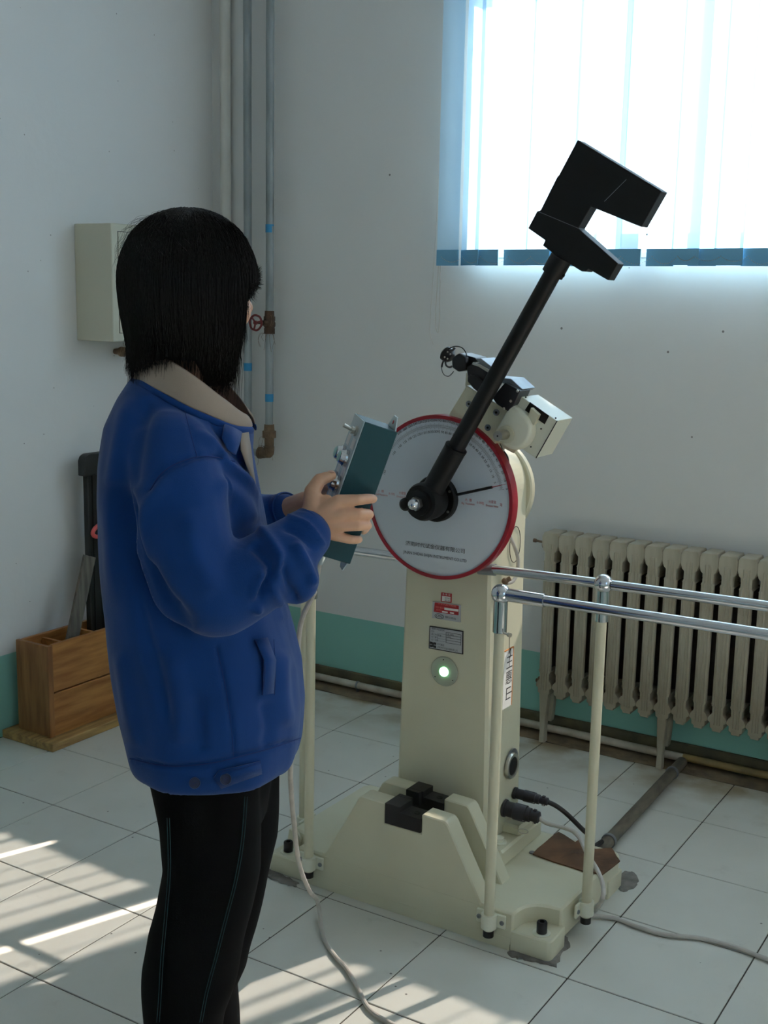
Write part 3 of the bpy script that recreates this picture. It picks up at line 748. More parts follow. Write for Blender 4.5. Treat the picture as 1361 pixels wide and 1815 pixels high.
# ---- dial
DY = .166; DC = Vector((.1995, DY, 1.0275)); DR = .2015
dial = obj('dial', MB().lathe([(.02, .020), (DR-.006, .020), (DR-.006, .002), (DR-.010, -.0004), (.02, -.0004)], DC, (0, 1, 0), n=96), M_DIAL, mach)
obj('dial_rim', MB().lathe([(DR-.0095, -.003), (DR-.001, -.003), (DR, .0), (DR, .024), (DR-.006, .024), (DR-.0095, .020), (DR-.0095, -.003)], DC, (0, 1, 0), n=96), M_RED, dial)
obj('dial_boss', MB().cyl((DC.x, DY+.018, DC.z), (DC.x, .225, DC.z), .075, n=40), M_CREAM, dial)
TXT = {}
def text_geo(s):
    if s not in TXT:
        cu = bpy.data.curves.new('t', 'FONT'); cu.body = s; cu.size = 1; cu.align_x = 'CENTER'; cu.align_y = 'CENTER'; cu.resolution_u = 2
        o = bpy.data.objects.new('t', cu); COL.objects.link(o)
        bpy.context.view_layer.update()
        me = bpy.data.meshes.new_from_object(o.evaluated_get(bpy.context.evaluated_depsgraph_get()))
        v = np.zeros(len(me.vertices)*3); me.vertices.foreach_get('co', v)
        TXT[s] = (v.reshape(-1, 3), [tuple(p.vertices) for p in me.polygons])
        bpy.data.objects.remove(o); bpy.data.curves.remove(cu); bpy.data.meshes.remove(me)
    return TXT[s]
def put_text(mb, s, c, ex, ez, h, wsc=1.0):
    """flat lettering centred on c, running along ex, up along ez"""
    v, f = text_geo(s); ex = Vector(ex).normalized(); ez = Vector(ez).normalized(); c = Vector(c)
    mb.raw([c+ex*(p[0]*h*wsc)+ez*(p[1]*h) for p in v], f)
def text_w(s):
    v, f = text_geo(s); return v[:, 0].max()-v[:, 0].min()
FYd = DY-.0012
def dpt(r, a): return Vector((DC.x+r*math.cos(a), FYd, DC.z+r*math.sin(a)))
marks = MB(); nums = MB()
def kang(k):
    cb = math.cos(R3(150))+k*(1-math.cos(R3(150))); return R3(12.5+150-math.degrees(math.acos(max(-1, min(1, cb)))))
def tick(a, r0, r1, wd):
    p, q = dpt(r0, a), dpt(r1, a); n = Vector((-math.sin(a), 0, math.cos(a)))*wd
    marks.raw([p-n, q-n, q+n, p+n], [(0, 1, 2, 3)])
RS = .174
for k in range(0, 151): a = kang(k/150); tick(a, RS+.0012, RS+(.0075 if k % 5 == 0 else .0045), .00022)
for k in range(0, 151): a = kang(k/150); tick(a, RS-.0012, RS-(.0075 if k % 5 == 0 else .0045), .00022)
for r in (RS+.0012, RS-.0012):
    n = 90; P = []; F = []
    for i in range(n+1):
        a = kang(0)+(kang(1)-kang(0))*i/n; P += [dpt(r-.0002, a), dpt(r+.0002, a)]
    for i in range(n): F.append((2*i, 2*i+1, 2*i+3, 2*i+2))
    marks.raw(P, F)
obj('scale_marks', marks, M_INK, dial, smooth=False)['kind'] = 'stuff'
for k in range(0, 31):
    a = kang(k/30); put_text(nums, str(k*10), dpt(RS+.0135, a), (math.sin(a), 0, -math.cos(a)), (math.cos(a), 0, math.sin(a)), .0085)
    if k > 0: put_text(nums, str(k*5), dpt(RS-.0135, a), (math.sin(a), 0, -math.cos(a)), (math.cos(a), 0, math.sin(a)), .0085)
obj('scale_numerals', nums, M_INK, dial, smooth=False)['kind'] = 'stuff'
X_, Z_ = (1, 0, 0), (0, 0, 1)
def lettered(name, items, m, parent, Y):
    mb = MB()
    for s, x0, y0, x1, y1, h in items:        # runs between two photo points of its middle line
        p = onY(x0, y0, Y); q = onY(x1, y1, Y); L = (q-p).length
        put_text(mb, s, (p+q)/2, X_, Z_, h, L/(text_w(s)*h))
    return obj(name, mb, m, parent, smooth=False)
lettered('lettering', [('济南时代试金仪器有限公司', 719, 965, 824, 976, .0125), ('JINAN SHIDAI SHIJIN INSTRUMENT CO.,LTD', 715, 981, 827, 992, .0105)], M_INK, dial, FYd)
lettered('red_lettering', [('大  摆', 824, 886, 836, 887, .0075), ('Big  Pendulum', 818, 892, 841, 894, .0068), ('0-300J', 845, 891, 857, 892, .0080),
    ('分度值', 866, 889, 879, 891, .0078), ('Division Value', 861, 896, 883, 898, .0068), ('2J', 886, 894, 890, 895, .0082),
    ('小  摆', 669, 870, 680, 871, .0075), ('Small Pendulum', 664, 876, 687, 878, .0066), ('0-150J', 689, 875, 699, 876, .0080),
    ('分度值', 707, 874, 719, 875, .0078), ('Division Value', 703, 880, 724, 882, .0066), ('1J', 729, 879, 733, 880, .0080)], M_INKR, dial, FYd)
# pointer
pa_, pb_, pe_ = onY(800, 879, .158), onY(872, 863.5, .158), onY(897, 858, .158)
ptr = obj('pointer', MB().cyl(pa_, pb_, .0034, n=8), M_BLACK, dial)
obj('pointer_tip', MB().cyl(pb_, pe_, .0014, .0004, n=6), M_RED, ptr)
# hub flange and shaft
obj('hub_flange', MB().lathe([(.02, .0), (.0545, .0), (.0565, -.002), (.0565, -.016), (.053, -.019), (.036, -.019), (.034, -.030), (.02, -.030)], DC, (0, 1, 0), n=48), M_BLACK, mach)
for an in (28, 150, -35, 215):
    c = DC+Vector((.0475*math.cos(R3(an)), -.0185, .0475*math.sin(R3(an))))
    obj('flange_screw', MB().cyl(c, c+Vector((0, -.003, 0)), .0032, n=10), M_STEEL, mach)

# ---- pendulum
pen = obj('pendulum_rod', MB().cyl((0, 0, 0), (0, 0, 0.001), .001), M_BLACK, mach)   # rebuilt below
RYc = .110
rodA = Vector((.1995, RYc, 1.0275)); rodB = Vector((.5165, RYc, 1.5895)); rd = (rodB-rodA).normalized(); rt = Vector((rd.z, 0, -rd.x))
me0 = pen.data
mbp = MB().cyl(rodA+rd*.02, rodA+rd*.155, .0268, n=28).cyl(rodA+rd*.150, rodB+rd*.01, .0205, .0190, n=28)
mbp.lathe([(.0268, 0), (.0275, .003), (.0275, .008), (.0215, .009)], rodA+rd*.147, rd, n=28)
me1 = mbp.mesh('pendulum_rod'); me1.materials.append(M_BLACK); me1.transform(Matrix.Translation(-org(mach))); pen.data = me1; bpy.data.meshes.remove(me0)
hubm = MB().lathe([(.036, .140-.110), (.044, .138-.110), (.046, .128-.110), (.046, .092-.110), (.041, .080-.110), (.031, .079-.110), (.030, .068-.110), (.018, .066-.110)], rodA, (0, 1, 0), n=40)
obj('pendulum_hub', hubm, M_BLACK, mach)
nutc = onY(738, 893, .054)
nx_ = .1995; nz_ = 1.0275
nut = obj('dome_nut', MB().cyl((nx_, .067, nz_), (nx_, .053, nz_), .0165, n=6), M_STEEL, mach, smooth=False)
obj('dome', MB().lathe([(.0135, 0), (.0135, .004), (.0122, .010), (.0085, .0155), (.004, .018), (.0005, .0186)], (nx_, .053, nz_), (0, -1, 0), n=28), M_CHROME, nut)
kc = onY(722, 893, .085)
obj('drive_pin', MB().lathe([(.010, -.018), (.0155, -.012), (.0165, 0), (.0155, .012), (.010, .016)], kc, (0, -1, 0), n=24).cyl(kc, (nx_-.02, .088, nz_), .009, n=12), M_BLACK, mach)
hp = [(1023.5, 247.8), (1172.8, 338.8), (1136.4, 402.3), (1047, 366.3), (1024.7, 404.6), (1095.2, 467), (1077.6, 497), (1042.3, 476.4), (1038, 481.5), (1030.5, 481), (1008.2, 467), (987, 454), (961.6, 435.2), (965.9, 425.8), (935.7, 404.6), (951.7, 374), (957.6, 372.9), (987.5, 312.9), (990, 311)]
HY0, HY1 = .091, .127
H2 = [(onY(x, y, HY0).x, onY(x, y, HY0).z) for x, y in hp]
head = obj('hammer_head', MB().prism(H2, 1, HY0, HY1, bev=.0012), M_BLACK, mach, smooth=False)
def hpt(x, y, Y=HY0): return onY(x, y, Y)
q = [hpt(965.9, 425.8), hpt(1042.3, 476.4), hpt(1030.5, 484), hpt(961.6, 436)]
obj('clamp_collar', MB().cyl(rodB-rd*.035, rodB+rd*.006, .0245, n=24), M_BLACK, head)
for x, y in ((975, 474), (998, 488)):
    c = onY(x, y, .108); obj('grub_screw', MB().cyl(c-rt*.003, c+rt*.003, .0035, n=8), M_BLACK, head)
seam = MB()
for a, b in (((951.7, 374), (1024.7, 404.6)), ((1071, 357), (1110, 318))):
    p, q = hpt(*a, HY0-.0004), hpt(*b, HY0-.0004); seam.tube([p, q], .0006, 4)
obj('joint_line', seam, M_GREYM, head)

# ---- release gear and motor on the upper column
AY = .150
def mp(x, y, Y): return onY(x, y, Y)
def blk(pts, y0, y1, bev=.0015):
    return MB().prism([(onY(x, y, y0).x, onY(x, y, y0).z) for x, y in pts], 1, y0, y1, bev=bev)
obj('release_plate', blk([(827, 683), (900, 728), (884, 757), (878, 787), (862, 779), (794, 737)], .176, .222, .0015), M_CREAM, mach)
for x, y in ((831, 716), (879.5, 731), (864.5, 758)):
    c = mp(x, y, .1755); s_ = obj('plate_screw', MB().lathe([(.0078, 0), (.0078, .0015), (.0045, .0015), (.0045, .0005)], c, (0, -1, 0), n=18), M_GREYM, mach)
    obj('screw_socket', MB().cyl(c+Vector((0, -.0002, 0)), c+Vector((0, -.0018, 0)), .0028, n=6), M_DKHOLE, s_)
# white clutch cover: D-shaped, axis along Y
cc = mp(909, 762, .150); CRr = .0475
dp = []
for k in range(0, 13):
    t = R3(-118+k*15+0); dp.append((cc.x+CRr*math.cos(t), cc.z+CRr*math.sin(t)))
d1 = mp(886, 757, .15); 
rt2 = (rt.x, rt.z); rd2 = (rd.x, rd.z)
a_ = [(cc.x+rd2[0]*CRr-rt2[0]*.035, cc.z+rd2[1]*CRr-rt2[1]*.035)] 
dpoly = [(cc.x-rt2[0]*.040-rd2[0]*CRr, cc.z-rt2[1]*.040-rd2[1]*CRr)]
for k in range(0, 25):
    t = -math.pi/2+math.pi*k/24
    dpoly.append((cc.x+rt2[0]*CRr*math.cos(t)+rd2[0]*CRr*math.sin(t), cc.z+rt2[1]*CRr*math.cos(t)+rd2[1]*CRr*math.sin(t)))
dpoly.append((cc.x-rt2[0]*.040+rd2[0]*CRr, cc.z-rt2[1]*.040+rd2[1]*CRr))
dcx, dcz = cc.x-rt2[0]*.004, cc.z-rt2[1]*.004
def dsc(k): return [(dcx+(x-dcx)*k, dcz+(z-dcz)*k) for x, z in dpoly]
obj('clutch_cover', MB().polyloft([(.232, dsc(1)), (.172, dsc(1)), (.164, dsc(.985)), (.157, dsc(.94)), (.152, dsc(.86)), (.150, dsc(.76))]), M_CREAM2, mach, ang=50)
sc_ = mp(897, 770, .148)
sh = obj('clutch_boss', MB().lathe([(.021, 0), (.021, .003), (.012, .004)], sc_, (0, -1, 0), n=28), M_CREAM, mach)
obj('clutch_shaft', MB().cyl(sc_, sc_+Vector((0, -.044, 0)), .0115, n=20), M_STEEL, sh)
obj('centre_hole', MB().cyl(sc_+Vector((0, -.043, 0)), sc_+Vector((0, -.0445, 0)), .0022, n=10), M_DKHOLE, sh)
# electromagnet housing box
BYf = .172; BYb = .262
bxp = [(924, 703), (987, 746), (949.5, 812), (886.5, 770)]
P2 = [(onY(x, y, BYf).x, onY(x, y, BYf).z) for x, y in bxp]
hb = obj('housing_box', MB().prism(P2, 1, BYf, BYb, bev=.001), M_CREAM2, mach, smooth=False)
slot = [(939, 713), (973, 737), (965, 752), (930, 727)]
obj('housing_slot', blk(slot, BYf-.0008, BYf+.002, 0), M_DKHOLE, hb)
obj('slot_lever', blk([(941, 722), (955, 735), (946, 754), (934, 742)], BYf-.012, BYf+.001, .001), M_CREAM, hb)
for x, y in ((959, 760), (941, 792), (925, 735), (932, 704), (985, 741)):
    c = mp(x, y, BYf-.0005); obj('box_screw', MB().cyl(c, c+Vector((0, -.0012, 0)), .002, n=8), M_DKHOLE, hb)
obj('side_seam', MB().prism([(p[0], p[1]) for p in [(P2[1][0]-.0006, P2[1][1]), (P2[1][0]+.0006, P2[1][1]-.0003), (P2[2][0]+.0006, P2[2][1]-.0003), (P2[2][0]-.0006, P2[2][1])]], 1, BYf-.0006, BYf+.003), M_INK, hb)
obj('mount_tab', blk([(880, 779), (916, 796), (911, 804), (905, 801), (876, 786)], .205, .215, .001), M_CREAM, mach)
# black solenoid block
obj('solenoid_block', blk([(872, 705), (895, 678), (922, 693), (912, 716), (900, 729), (880, 716)], .150, .205, .001), M_BLACKM, mach)
for x, y in ((917, 693), (905, 711), (893, 724)):
    c = mp(x, y, .1495); obj('terminal_screw', MB().sphere(c, .0035, 8), M_STEEL, mach)
obj('bracket_plate', blk([(866, 668), (905, 671), (926, 690), (920, 694), (893, 680), (868, 674)], .165, .235, .001), M_GREYM, mach)
# trip lever and latch pieces left of the rod
obj('trip_lever', blk([(826, 650), (838, 643), (855, 650), (869, 665), (866, 690), (850, 695), (835, 678), (828, 668)], .150, .200, .003), M_BLACKM, mach)
obj('latch_block', blk([(829, 664), (845, 668), (856, 680), (848, 696), (838, 688), (828, 676)], .140, .175, .002), M_BLACKM, mach)
obj('latch_plate', blk([(843, 636), (852, 635), (874, 652), (868, 660), (855, 649)], .160, .232, .001), M_GREYM, mach)
obj('lever_edge', blk([(838, 642), (850, 646), (871, 658), (869, 663), (848, 650), (836, 646)], .148, .152, .0005), M_STEEL, mach)
obj('micro_switch', blk([(800, 635), (813, 626), (826, 634), (827, 656), (812, 659), (801, 651)], .150, .200, .002), M_BLACKM, mach)
obj('switch_cover', blk([(814, 626), (842, 634), (846, 641), (826, 643), (820, 634)], .165, .222, .001), M_BLACKM, mach)
obj('mount_arm', blk([(826, 660), (834, 680), (828, 690), (824, 683)], .20, .222, .001), M_CREAM, mach)
kn = mp(792, 628, .17)
kd = Vector((-.86, 0, .50)).normalized()
kk = obj('cable_plug', MB().lathe([(.010, -.016), (.0165, -.010), (.018, -.004), (.018, .006), (.013, .010), (.006, .012)], kn, kd, n=18), M_BLACKM, mach)
for x, y in ((793, 624), (798, 628), (788, 633), (793, 636)):
    c = mp(x, y, .151); obj('plug_screw', MB().sphere(c, .0022, 8), M_STEEL, kk)
lw = MB()
def wire(mb, pts, Y, r):
    mb.tube(spline([mp(x, y, Y) for x, y in pts], 5), r, 6)
wire(lw, [(795, 618), (806, 614), (818, 616), (825, 624), (827, 632)], .16, .0013)
wire(lw, [(785, 640), (782, 650), (786, 663), (794, 667), (800, 663), (804, 658)], .155, .0010)
wire(lw, [(789, 640), (791, 648), (797, 651), (801, 649)], .15, .0024)
wire(lw, [(797, 622), (803, 620), (806, 616)], .15, .0026)
wire(lw, [(786, 640), (784, 645), (783, 651)], .15, .0020)
obj('lead_wire', lw, M_CABLEB, mach)
# cables looping down behind the dial
lw = MB()
wire(lw, [(893, 778), (890, 800), (886, 820), (888, 850), (895, 880)], .21, .0055)
obj('motor_cable', lw, M_CABLEW, mach)
lw = MB(); wire(lw, [(893, 800), (900, 812), (902, 835), (899, 850)], .21, .0022)
wire(lw, [(886, 786), (890, 797), (880, 795), (878, 789)], .2, .0012)
obj('thin_wire', lw, M_CABLEB, mach)
lw = MB()
sp = [on(895, 920, 0, .3), on(902, 945, 0, .335), on(910, 965, 0, .340), on(917, 985, 0, .340), on(918, 1000, 0, .342), on(916, 1018, 0, .342), on(909, 1030, 0, .340), on(898, 1034, 0, .336)]
lw.tube(spline(sp, 6), .0048, 10)
obj('side_cable', lw, M_CABLEW, mach)
c = on(895, 1030, 0, .334); obj('cable_grommet', MB().sphere(c, .009, 10).cyl(c, c+Vector((.012, .006, .008)), .006, n=10), M_RUST, mach)

# ---- plates on the column front
PFY = .2205
def plaque(name, quad, m, parent=mach, t=.0012, Y=PFY):
    P = [onY(x, y, Y) for x, y in quad]
    return obj(name, MB().prism([(p.x, p.z) for p in P], 1, Y-t, Y+.002, bev=.0003), m, parent, smooth=False)
def recti(x0, y0, x1, y1, x2, y2, x3, y3): return [(x0, y0), (x1, y1), (x2, y2), (x3, y3)]
M_REDP = mat('red_label', srgb(172, 38, 44), .5); M_PLT = mat('aluminium_nameplate', srgb(176, 177, 180), .45, metal=.1)
s1 = plaque('red_sticker', recti(782, 1050, 800.5, 1052.5, 800, 1068.5, 781, 1066), M_REDP, t=.0005)
plaque('white_field', recti(783.5, 1056, 798.5, 1058, 798.3, 1066.8, 783, 1065), M_WHITE, s1, t=.0008)
lettered('lettering', [('合 格 证', 784, 1053, 798, 1055, .006), ], M_WHITE, s1, PFY-.0012)
lettered('field_lettering', [('2007.04.12', 788, 1060, 798, 1061, .0055), ('编号 1304', 788, 1064, 797, 1065, .0050)], M_INK, s1, PFY-.0012)
s2 = plaque('licence_plate', recti(767, 1066, 817, 1073, 816, 1103, 766, 1095), M_PLT)
plaque('red_panel', recti(771, 1067.5, 813.5, 1073.5, 813, 1090.5, 769, 1084), M_REDP, s2, t=.0016)
plaque('blank_field', recti(788, 1076.5, 813, 1080, 812.7, 1084, 788, 1080.5), M_WHITE, s2, t=.0020)
plaque('blank_field', recti(784, 1082.5, 794, 1084, 794, 1086.5, 784, 1085), M_WHITE, s2, t=.0020)
plaque('blank_field', recti(798, 1084.5, 805, 1085.5, 805, 1088, 798, 1087), M_WHITE, s2, t=.0020)
lettered('lettering', [('中华人民共和国', 776, 1070, 808, 1074.5, .0062), ('制造计量器具', 772, 1076, 787, 1078, .0055), ('许可证', 773, 1081, 783, 1082.5, .0055)], mat('pale_red_ink', srgb(226, 130, 120), .6), s2, PFY-.0024)
lettered('black_lettering', [('CMC', 773, 1091.5, 784, 1093, .0085), ('鲁制 01000356', 789, 1094, 808, 1097, .0070)], M_INK, s2, PFY-.0020)
ce = onY(778.5, 1092.3, PFY-.0018)
obj('oval_mark', MB().tube([ce+Vector((.0125*math.cos(t), 0, .0065*math.sin(t))) for t in [2*math.pi*k/24 for k in range(24)]], .0005, 4, closed=True), M_INK, s2)
s3 = plaque('rating_plate', recti(761.5, 1109, 821, 1118.5, 820.5, 1160, 760, 1149), M_INK)
plaque('plate_face', recti(763, 1110.8, 819.5, 1120, 819, 1158, 761.5, 1147.5), M_PLT, s3, t=.0016)
gr = MB()
def seg(a, b, r=.0005, Y=PFY-.0019): gr.tube([onY(*a, Y), onY(*b, Y)], r, 4)
for k in range(5):
    y = 1120.7+k*4.6; seg((790.5, y), (817, y+4.4))
seg((790.5, 1120.7), (790.3, 1139.1)); seg((817, 1125.1), (816.6, 1143.5))
for k in range(4): y = 1122+k*4.4; seg((775, y+.5), (789.5, y+2.8), .00022)
obj('table_lines', gr, M_INK, s3)
lettered('lettering', [('摆锤式冲击试验机', 765, 1114, 788, 1117.8, .0062), ('型号', 764.5, 1119.2, 769.5, 1120, .0058), ('最大冲击能量', 764.5, 1124, 782, 1126.6, .0058), ('出厂编号', 764.5, 1128.5, 776, 1130.3, .0058), ('出厂日期', 764.5, 1133.5, 776, 1135.3, .0058),
    ('JB-300B', 793, 1124.3, 804, 1126.2, .0060), ('300J', 793, 1128.6, 799, 1129.6, .0060), ('时代集团', 775, 1142, 787, 1144, .0062), ('济南时代试金仪器有限公司', 775, 1147.3, 811, 1153.6, .0062)], M_INK, s3, PFY-.0020)
lg = MB()
lc = onY(767.3, 1142.8, PFY-.0020)
for dx, dz in ((-.0052, .0040), (.0052, .0040), (-.0052, -.0040), (.0052, -.0040)):
    lg.box((lc.x+dx-.0040, lc.y-.0003, lc.z+dz-.0030), (lc.x+dx+.0040, lc.y+.0002, lc.z+dz+.0030))
lg.box((lc.x-.0016, lc.y-.0003, lc.z-.0055), (lc.x+.0016, lc.y+.0002, lc.z+.0055))
obj('square_emblem', lg, M_INK, s3, smooth=False)
lc = onY(788, 1190, PFY)
lp_ = obj('lamp_bezel', MB().lathe([(.0385, 0), (.0385, .0015), (.037, .003), (.013, .003), (.012, .0015)], lc, (0, -1, 0), n=40), mat('grey_bezel', srgb(160, 162, 148), .45), mach)
obj('green_lamp', MB().lathe([(.0125, .001), (.0125, .006), (.010, .010), (.005, .012), (.0005, .0125)], lc, (0, -1, 0), n=24), M_GREEN, lp_)
for an in (95, 215, -35):
    c = lc+Vector((.031*math.cos(R3(an)), -.003, .031*math.sin(R3(an)))); obj('bezel_screw', MB().cyl(c, c+Vector((0, -.001, 0)), .0016, n=8), M_DKHOLE, lp_)

# ---- plug connectors on the column side
def plug(name, c0, d, L, r):
    c0 = Vector(c0); d = Vector(d).normalized()
    prof = [(r*1.18, 0), (r*1.18, .006), (r, .007), (r*1.02, L*.28), (r*1.12, L*.30), (r*1.12, L*.62), (r*.95, L*.64), (r*.95, L*.74), (r*.74, L*.76), (r*.78, L*.97), (r*.5, L)]
    mb = MB().lathe(prof, c0, d, n=22)
    up = Vector((0, 0, 1)); sd_ = d.cross(up)
    p = c0+d*(L*.86)
    mb.box((-.004, -.004, -r*.95), (.004, .004, r*.95), M=Matrix.Translation(p) @ Matrix((sd_, d, up)).transposed().to_4x4())
    o = obj(name, mb, mat('black_anodised_plug', srgb(58, 56, 60), .45, metal=.4), mach)
    for s1_, t in ((-1, .62), (1, .9)):
        q = c0+d*L*t+Vector((0, -r*.9, -r*.55)); obj('plug_screw', MB().sphere(q, .0022, 8), M_STEEL, o)
    return c0+d*L
dpl = Vector((1, .10, -.06))
e1 = plug('plug_connector', (.331, .327, .204), dpl, .098, .0195)
e2 = plug('plug_connector', (.331, .385, .225), dpl, .095, .0135)
kl = obj('key_ring', MB().tube([Vector((.40, .30, .168))+Vector((.012*math.cos(t), .004*math.cos(t), .006*math.sin(t))) for t in [2*math.pi*k/20 for k in range(20)]], .0012, 6, closed=True), M_STEEL, mach)

# ================================================================== guard railings
def rail_post(par, X, Y, ztop, clamp_dir):
    """cream post standing in a clamp; clamp_dir points from the base to the post"""
    p = obj('post', MB().cyl((X, Y, .046), (X, Y, ztop-.05), .0122, n=22), M_CREAM, par)
    obj('post_end', MB().cyl((X, Y, .030), (X, Y, .046), .0128, n=20), M_BLACKM, p)
    obj('coupling', MB().cyl((X, Y, ztop-.088), (X, Y, ztop-.01), .0158, n=28), M_CHROME, par)
    d = Vector(clamp_dir); s = Vector((-d.y, d.x, 0)); c = Vector((X, Y, .068)); w_ = abs(d.dot(Vector((X, Y, 0))-Vector((0, 0, 0))))
    Mx = Matrix.Translation(c) @ Matrix((s, d, Vector((0, 0, 1)))).transposed().to_4x4()
    mb = MB().box((-.038, -.0155, -.016), (.038, -.0085, .018), bev=.002, M=Mx)
    mb.cyl(c+Vector((0, 0, -.016)), c+Vector((0, 0, .018)), .0185, n=24)
    cl = obj('clamp', mb, M_CREAM2, par)
    for sg in (-1, 1):
        q = c+s*(.030*sg)+d*(-.0085); t = obj('clamp_screw', MB().lathe([(.0055, 0), (.0055, .003), (.003, .0032), (.003, .001)], q, d, n=14), M_GREYM, cl)
ZR = .857
gr1 = thing('guard_railing', 'chrome-railed guard with cream posts on the right side of the tester', 'railing', (.75, .1, .03))
rail_post(gr1, .452, .0140, ZR, (0, -1, 0))
rail_post(gr1, .6185, .201, .868, (1, 0, 0))
def ball(par, c): return obj('ball_joint', MB().sphere(c, .0225, 28), M_CHROME, par, ang=80)
ball(gr1, (.452, .014, ZR)); ball(gr1, (.6185, .201, .868))
def rail(par, p, q, r=.0118): return obj('rail_tube', MB().cyl(p, q, r, n=26), M_CHROME, par)
obj('rail_sleeve', MB().cyl((.470, .014, ZR), (.558, .014, ZR+.0008), .0150, n=26), M_CHROME, gr1)
rail(gr1, (.552, .014, ZR+.0008), (1.62, .014, ZR+.010))
rail(gr1, (.640, .201, .868), (1.62, .201, .880)); rail(gr1, (.336, .205, .862), (.600, .201, .8675))
rc_ = onY(852, 1009, .208)
obj('rail_clip', MB().cyl((.296, .2075, .858), (.340, .2075, .8605), .0145, n=18).box((.296, .205, .85), (.318, .2225, .866)), M_GREYM, gr1)
for Y, z in ((.014, .867), (.201, .880)):
    ball(gr1, (1.63, Y, z)); obj('post', MB().cyl((1.63, Y, .0), (1.63, Y, z-.015), .0122, n=20), M_CREAM, gr1)
obj('coupling_screw', MB().cyl((.466, .006, .771), (.482, .0, .771), .0028, n=8).cyl((.480, .001, .771), (.486, -.002, .771), .0052, n=12), M_STEEL, gr1)
gr2 = thing('guard_railing', 'chrome-railed guard with a cream post on the left side of the tester, behind the sleeve', 'railing', (-.4, .1, .03))
rail_post(gr2, -.0665, .0140, ZR, (0, -1, 0)); ball(gr2, (-.0665, .014, ZR))
rail_post(gr2, -.2185, .201, ZR, (-1, 0, 0)); ball(gr2, (-.2185, .201, ZR))
rail(gr2, (-.085, .014, ZR), (-.62, .014, ZR)); rail(gr2, (-.236, .201, ZR), (-.62, .201, ZR)); rail(gr2, (-.20, .201, ZR), (.085, .2035, ZR+.001))
obj('rail_end', MB().cyl((-.62, .014, ZR), (-.62, .201, ZR), .0118, n=20), M_CHROME, gr2)
# tag card
tg = thing('hanging_tag', 'white name card with orange edge hanging from the right front guard post', 'tag', (.4665, .07, .62))
TX = .4575
def tx(x, y): return on(x, y, 0, TX)
q = [tx(886, 1159), tx(907, 1148), tx(905.5, 1248), tx(886, 1262)]
y1_ = max(p.y for p in q); y0_ = max(.030, y1_-.115)
zt_ = (q[0].z+q[1].z)/2; zb_ = (q[2].z+q[3].z)/2
card = obj('card', MB().box((TX-.0008, y0_, zb_), (TX+.0008, y1_, zt_)), M_WHITE, tg)
obj('orange_edging', MB().box((TX-.0012, y1_-.001, zb_), (TX+.0014, y1_+.002, zt_+.001)).box((TX-.0012, y0_, zt_-.001), (TX+.0014, y1_, zt_+.0015)), M_ORANGE, card)
tl = MB(); yc_ = (y0_+y1_)/2+.004
for k, ch in enumerate('王惠山'):
    zc_ = zt_-(.24+.26*k)*(zt_-zb_)
    if ch == '山': put_text(tl, ch, (TX+.0012, yc_, zc_), (0, 0, -1), (0, 1, 0), .036)
    else: put_text(tl, ch, (TX+.0012, yc_, zc_), (0, 1, 0), (0, 0, 1), .035)
obj('lettering', tl, M_INK, tg, smooth=False)
obj('string', MB().tube(spline([(.4835, -.001, .766), (.479, .01, .74), (TX+.004, yc_-.01, .712), (TX+.002, yc_+.002, zt_+.002), (TX+.003, yc_, zt_-.012), (TX+.003, yc_-.003, zt_-.020)], 5), .0007, 5), M_CABLEB, tg)

# ================================================================== things on the floor
def blob(pts, Z, h, m, label, name='mortar_patch', cat='mortar', jit=.004, sub=4):
    P = [onZ(x, y, Z) for x, y in pts]; out = []; rr = random.Random(len(pts)+int(pts[0][0]))
    for i in range(len(P)):
        a, b = P[i], P[(i+1) % len(P)]
        for k in range(sub):
            q = a.lerp(b, k/sub); out.append((q.x+rr.uniform(-jit, jit), q.y+rr.uniform(-jit, jit)))
    c = Vector((sum(p[0] for p in out)/len(out), sum(p[1] for p in out)/len(out)))
    n = len(out); V = [(x, y, Z) for x, y in out]+[(c.x+(x-c.x)*.93, c.y+(y-c.y)*.93, Z+h*rr.uniform(.7, 1)) for x, y in out]+[(c.x, c.y, Z+h)]
    F = [(i, (i+1) % n, n+(i+1) % n, n+i) for i in range(n)]+[(n+i, n+(i+1) % n, 2*n) for i in range(n)]
    mb = MB(); v, f = mb._new(V, F); bmesh.ops.recalc_face_normals(mb.bm, faces=f)
    o = obj(name, mb, m, ang=60); return tag(o, label, cat)
blob([(897, 1688), (930, 1683), (962, 1692), (990, 1670), (1003, 1658), (1012, 1676), (996, 1690), (986, 1715), (966, 1709), (930, 1702), (905, 1697)], 0.0004, .004, M_MORTAR, 'grey mortar patch around the front right foot of the tester')
blob([(1088, 1572), (1104, 1545), (1122, 1546), (1134, 1562), (1124, 1575), (1104, 1581)], 0.0004, .006, M_MORTAR, 'grey mortar patch at the rear right corner of the tester')
blob([(463, 1549), (478, 1540), (500, 1552), (530, 1566), (525, 1574), (500, 1567)], 0.0004, .004, M_MORTAR, 'grey mortar patch under the front left foot of the tester')
cd = thing('cardboard_scrap', 'torn brown cardboard lying on the rear right corner of the base', 'cardboard', (.5, .43, ZD))
oc = [(620, 428), (650, 395), (705, 350), (750, 310), (792, 281), (830, 300), (868, 325), (905, 350), (925, 336), (960, 360), (985, 372), (1040, 396), (1100, 392), (1148, 388), (1165, 410), (1178, 438), (1205, 475), (1150, 520), (1085, 568), (1040, 556), (960, 543), (860, 510), (760, 480)]
P = [onZ(780+x*.2645, 1400+y*.2645, ZD+.004) for x, y in oc]
o = obj('cardboard_sheet', MB().prism([(p.x, p.y) for p in P], 2, ZD+.001, ZD+.0045, bev=0), M_CARD, cd, smooth=False)
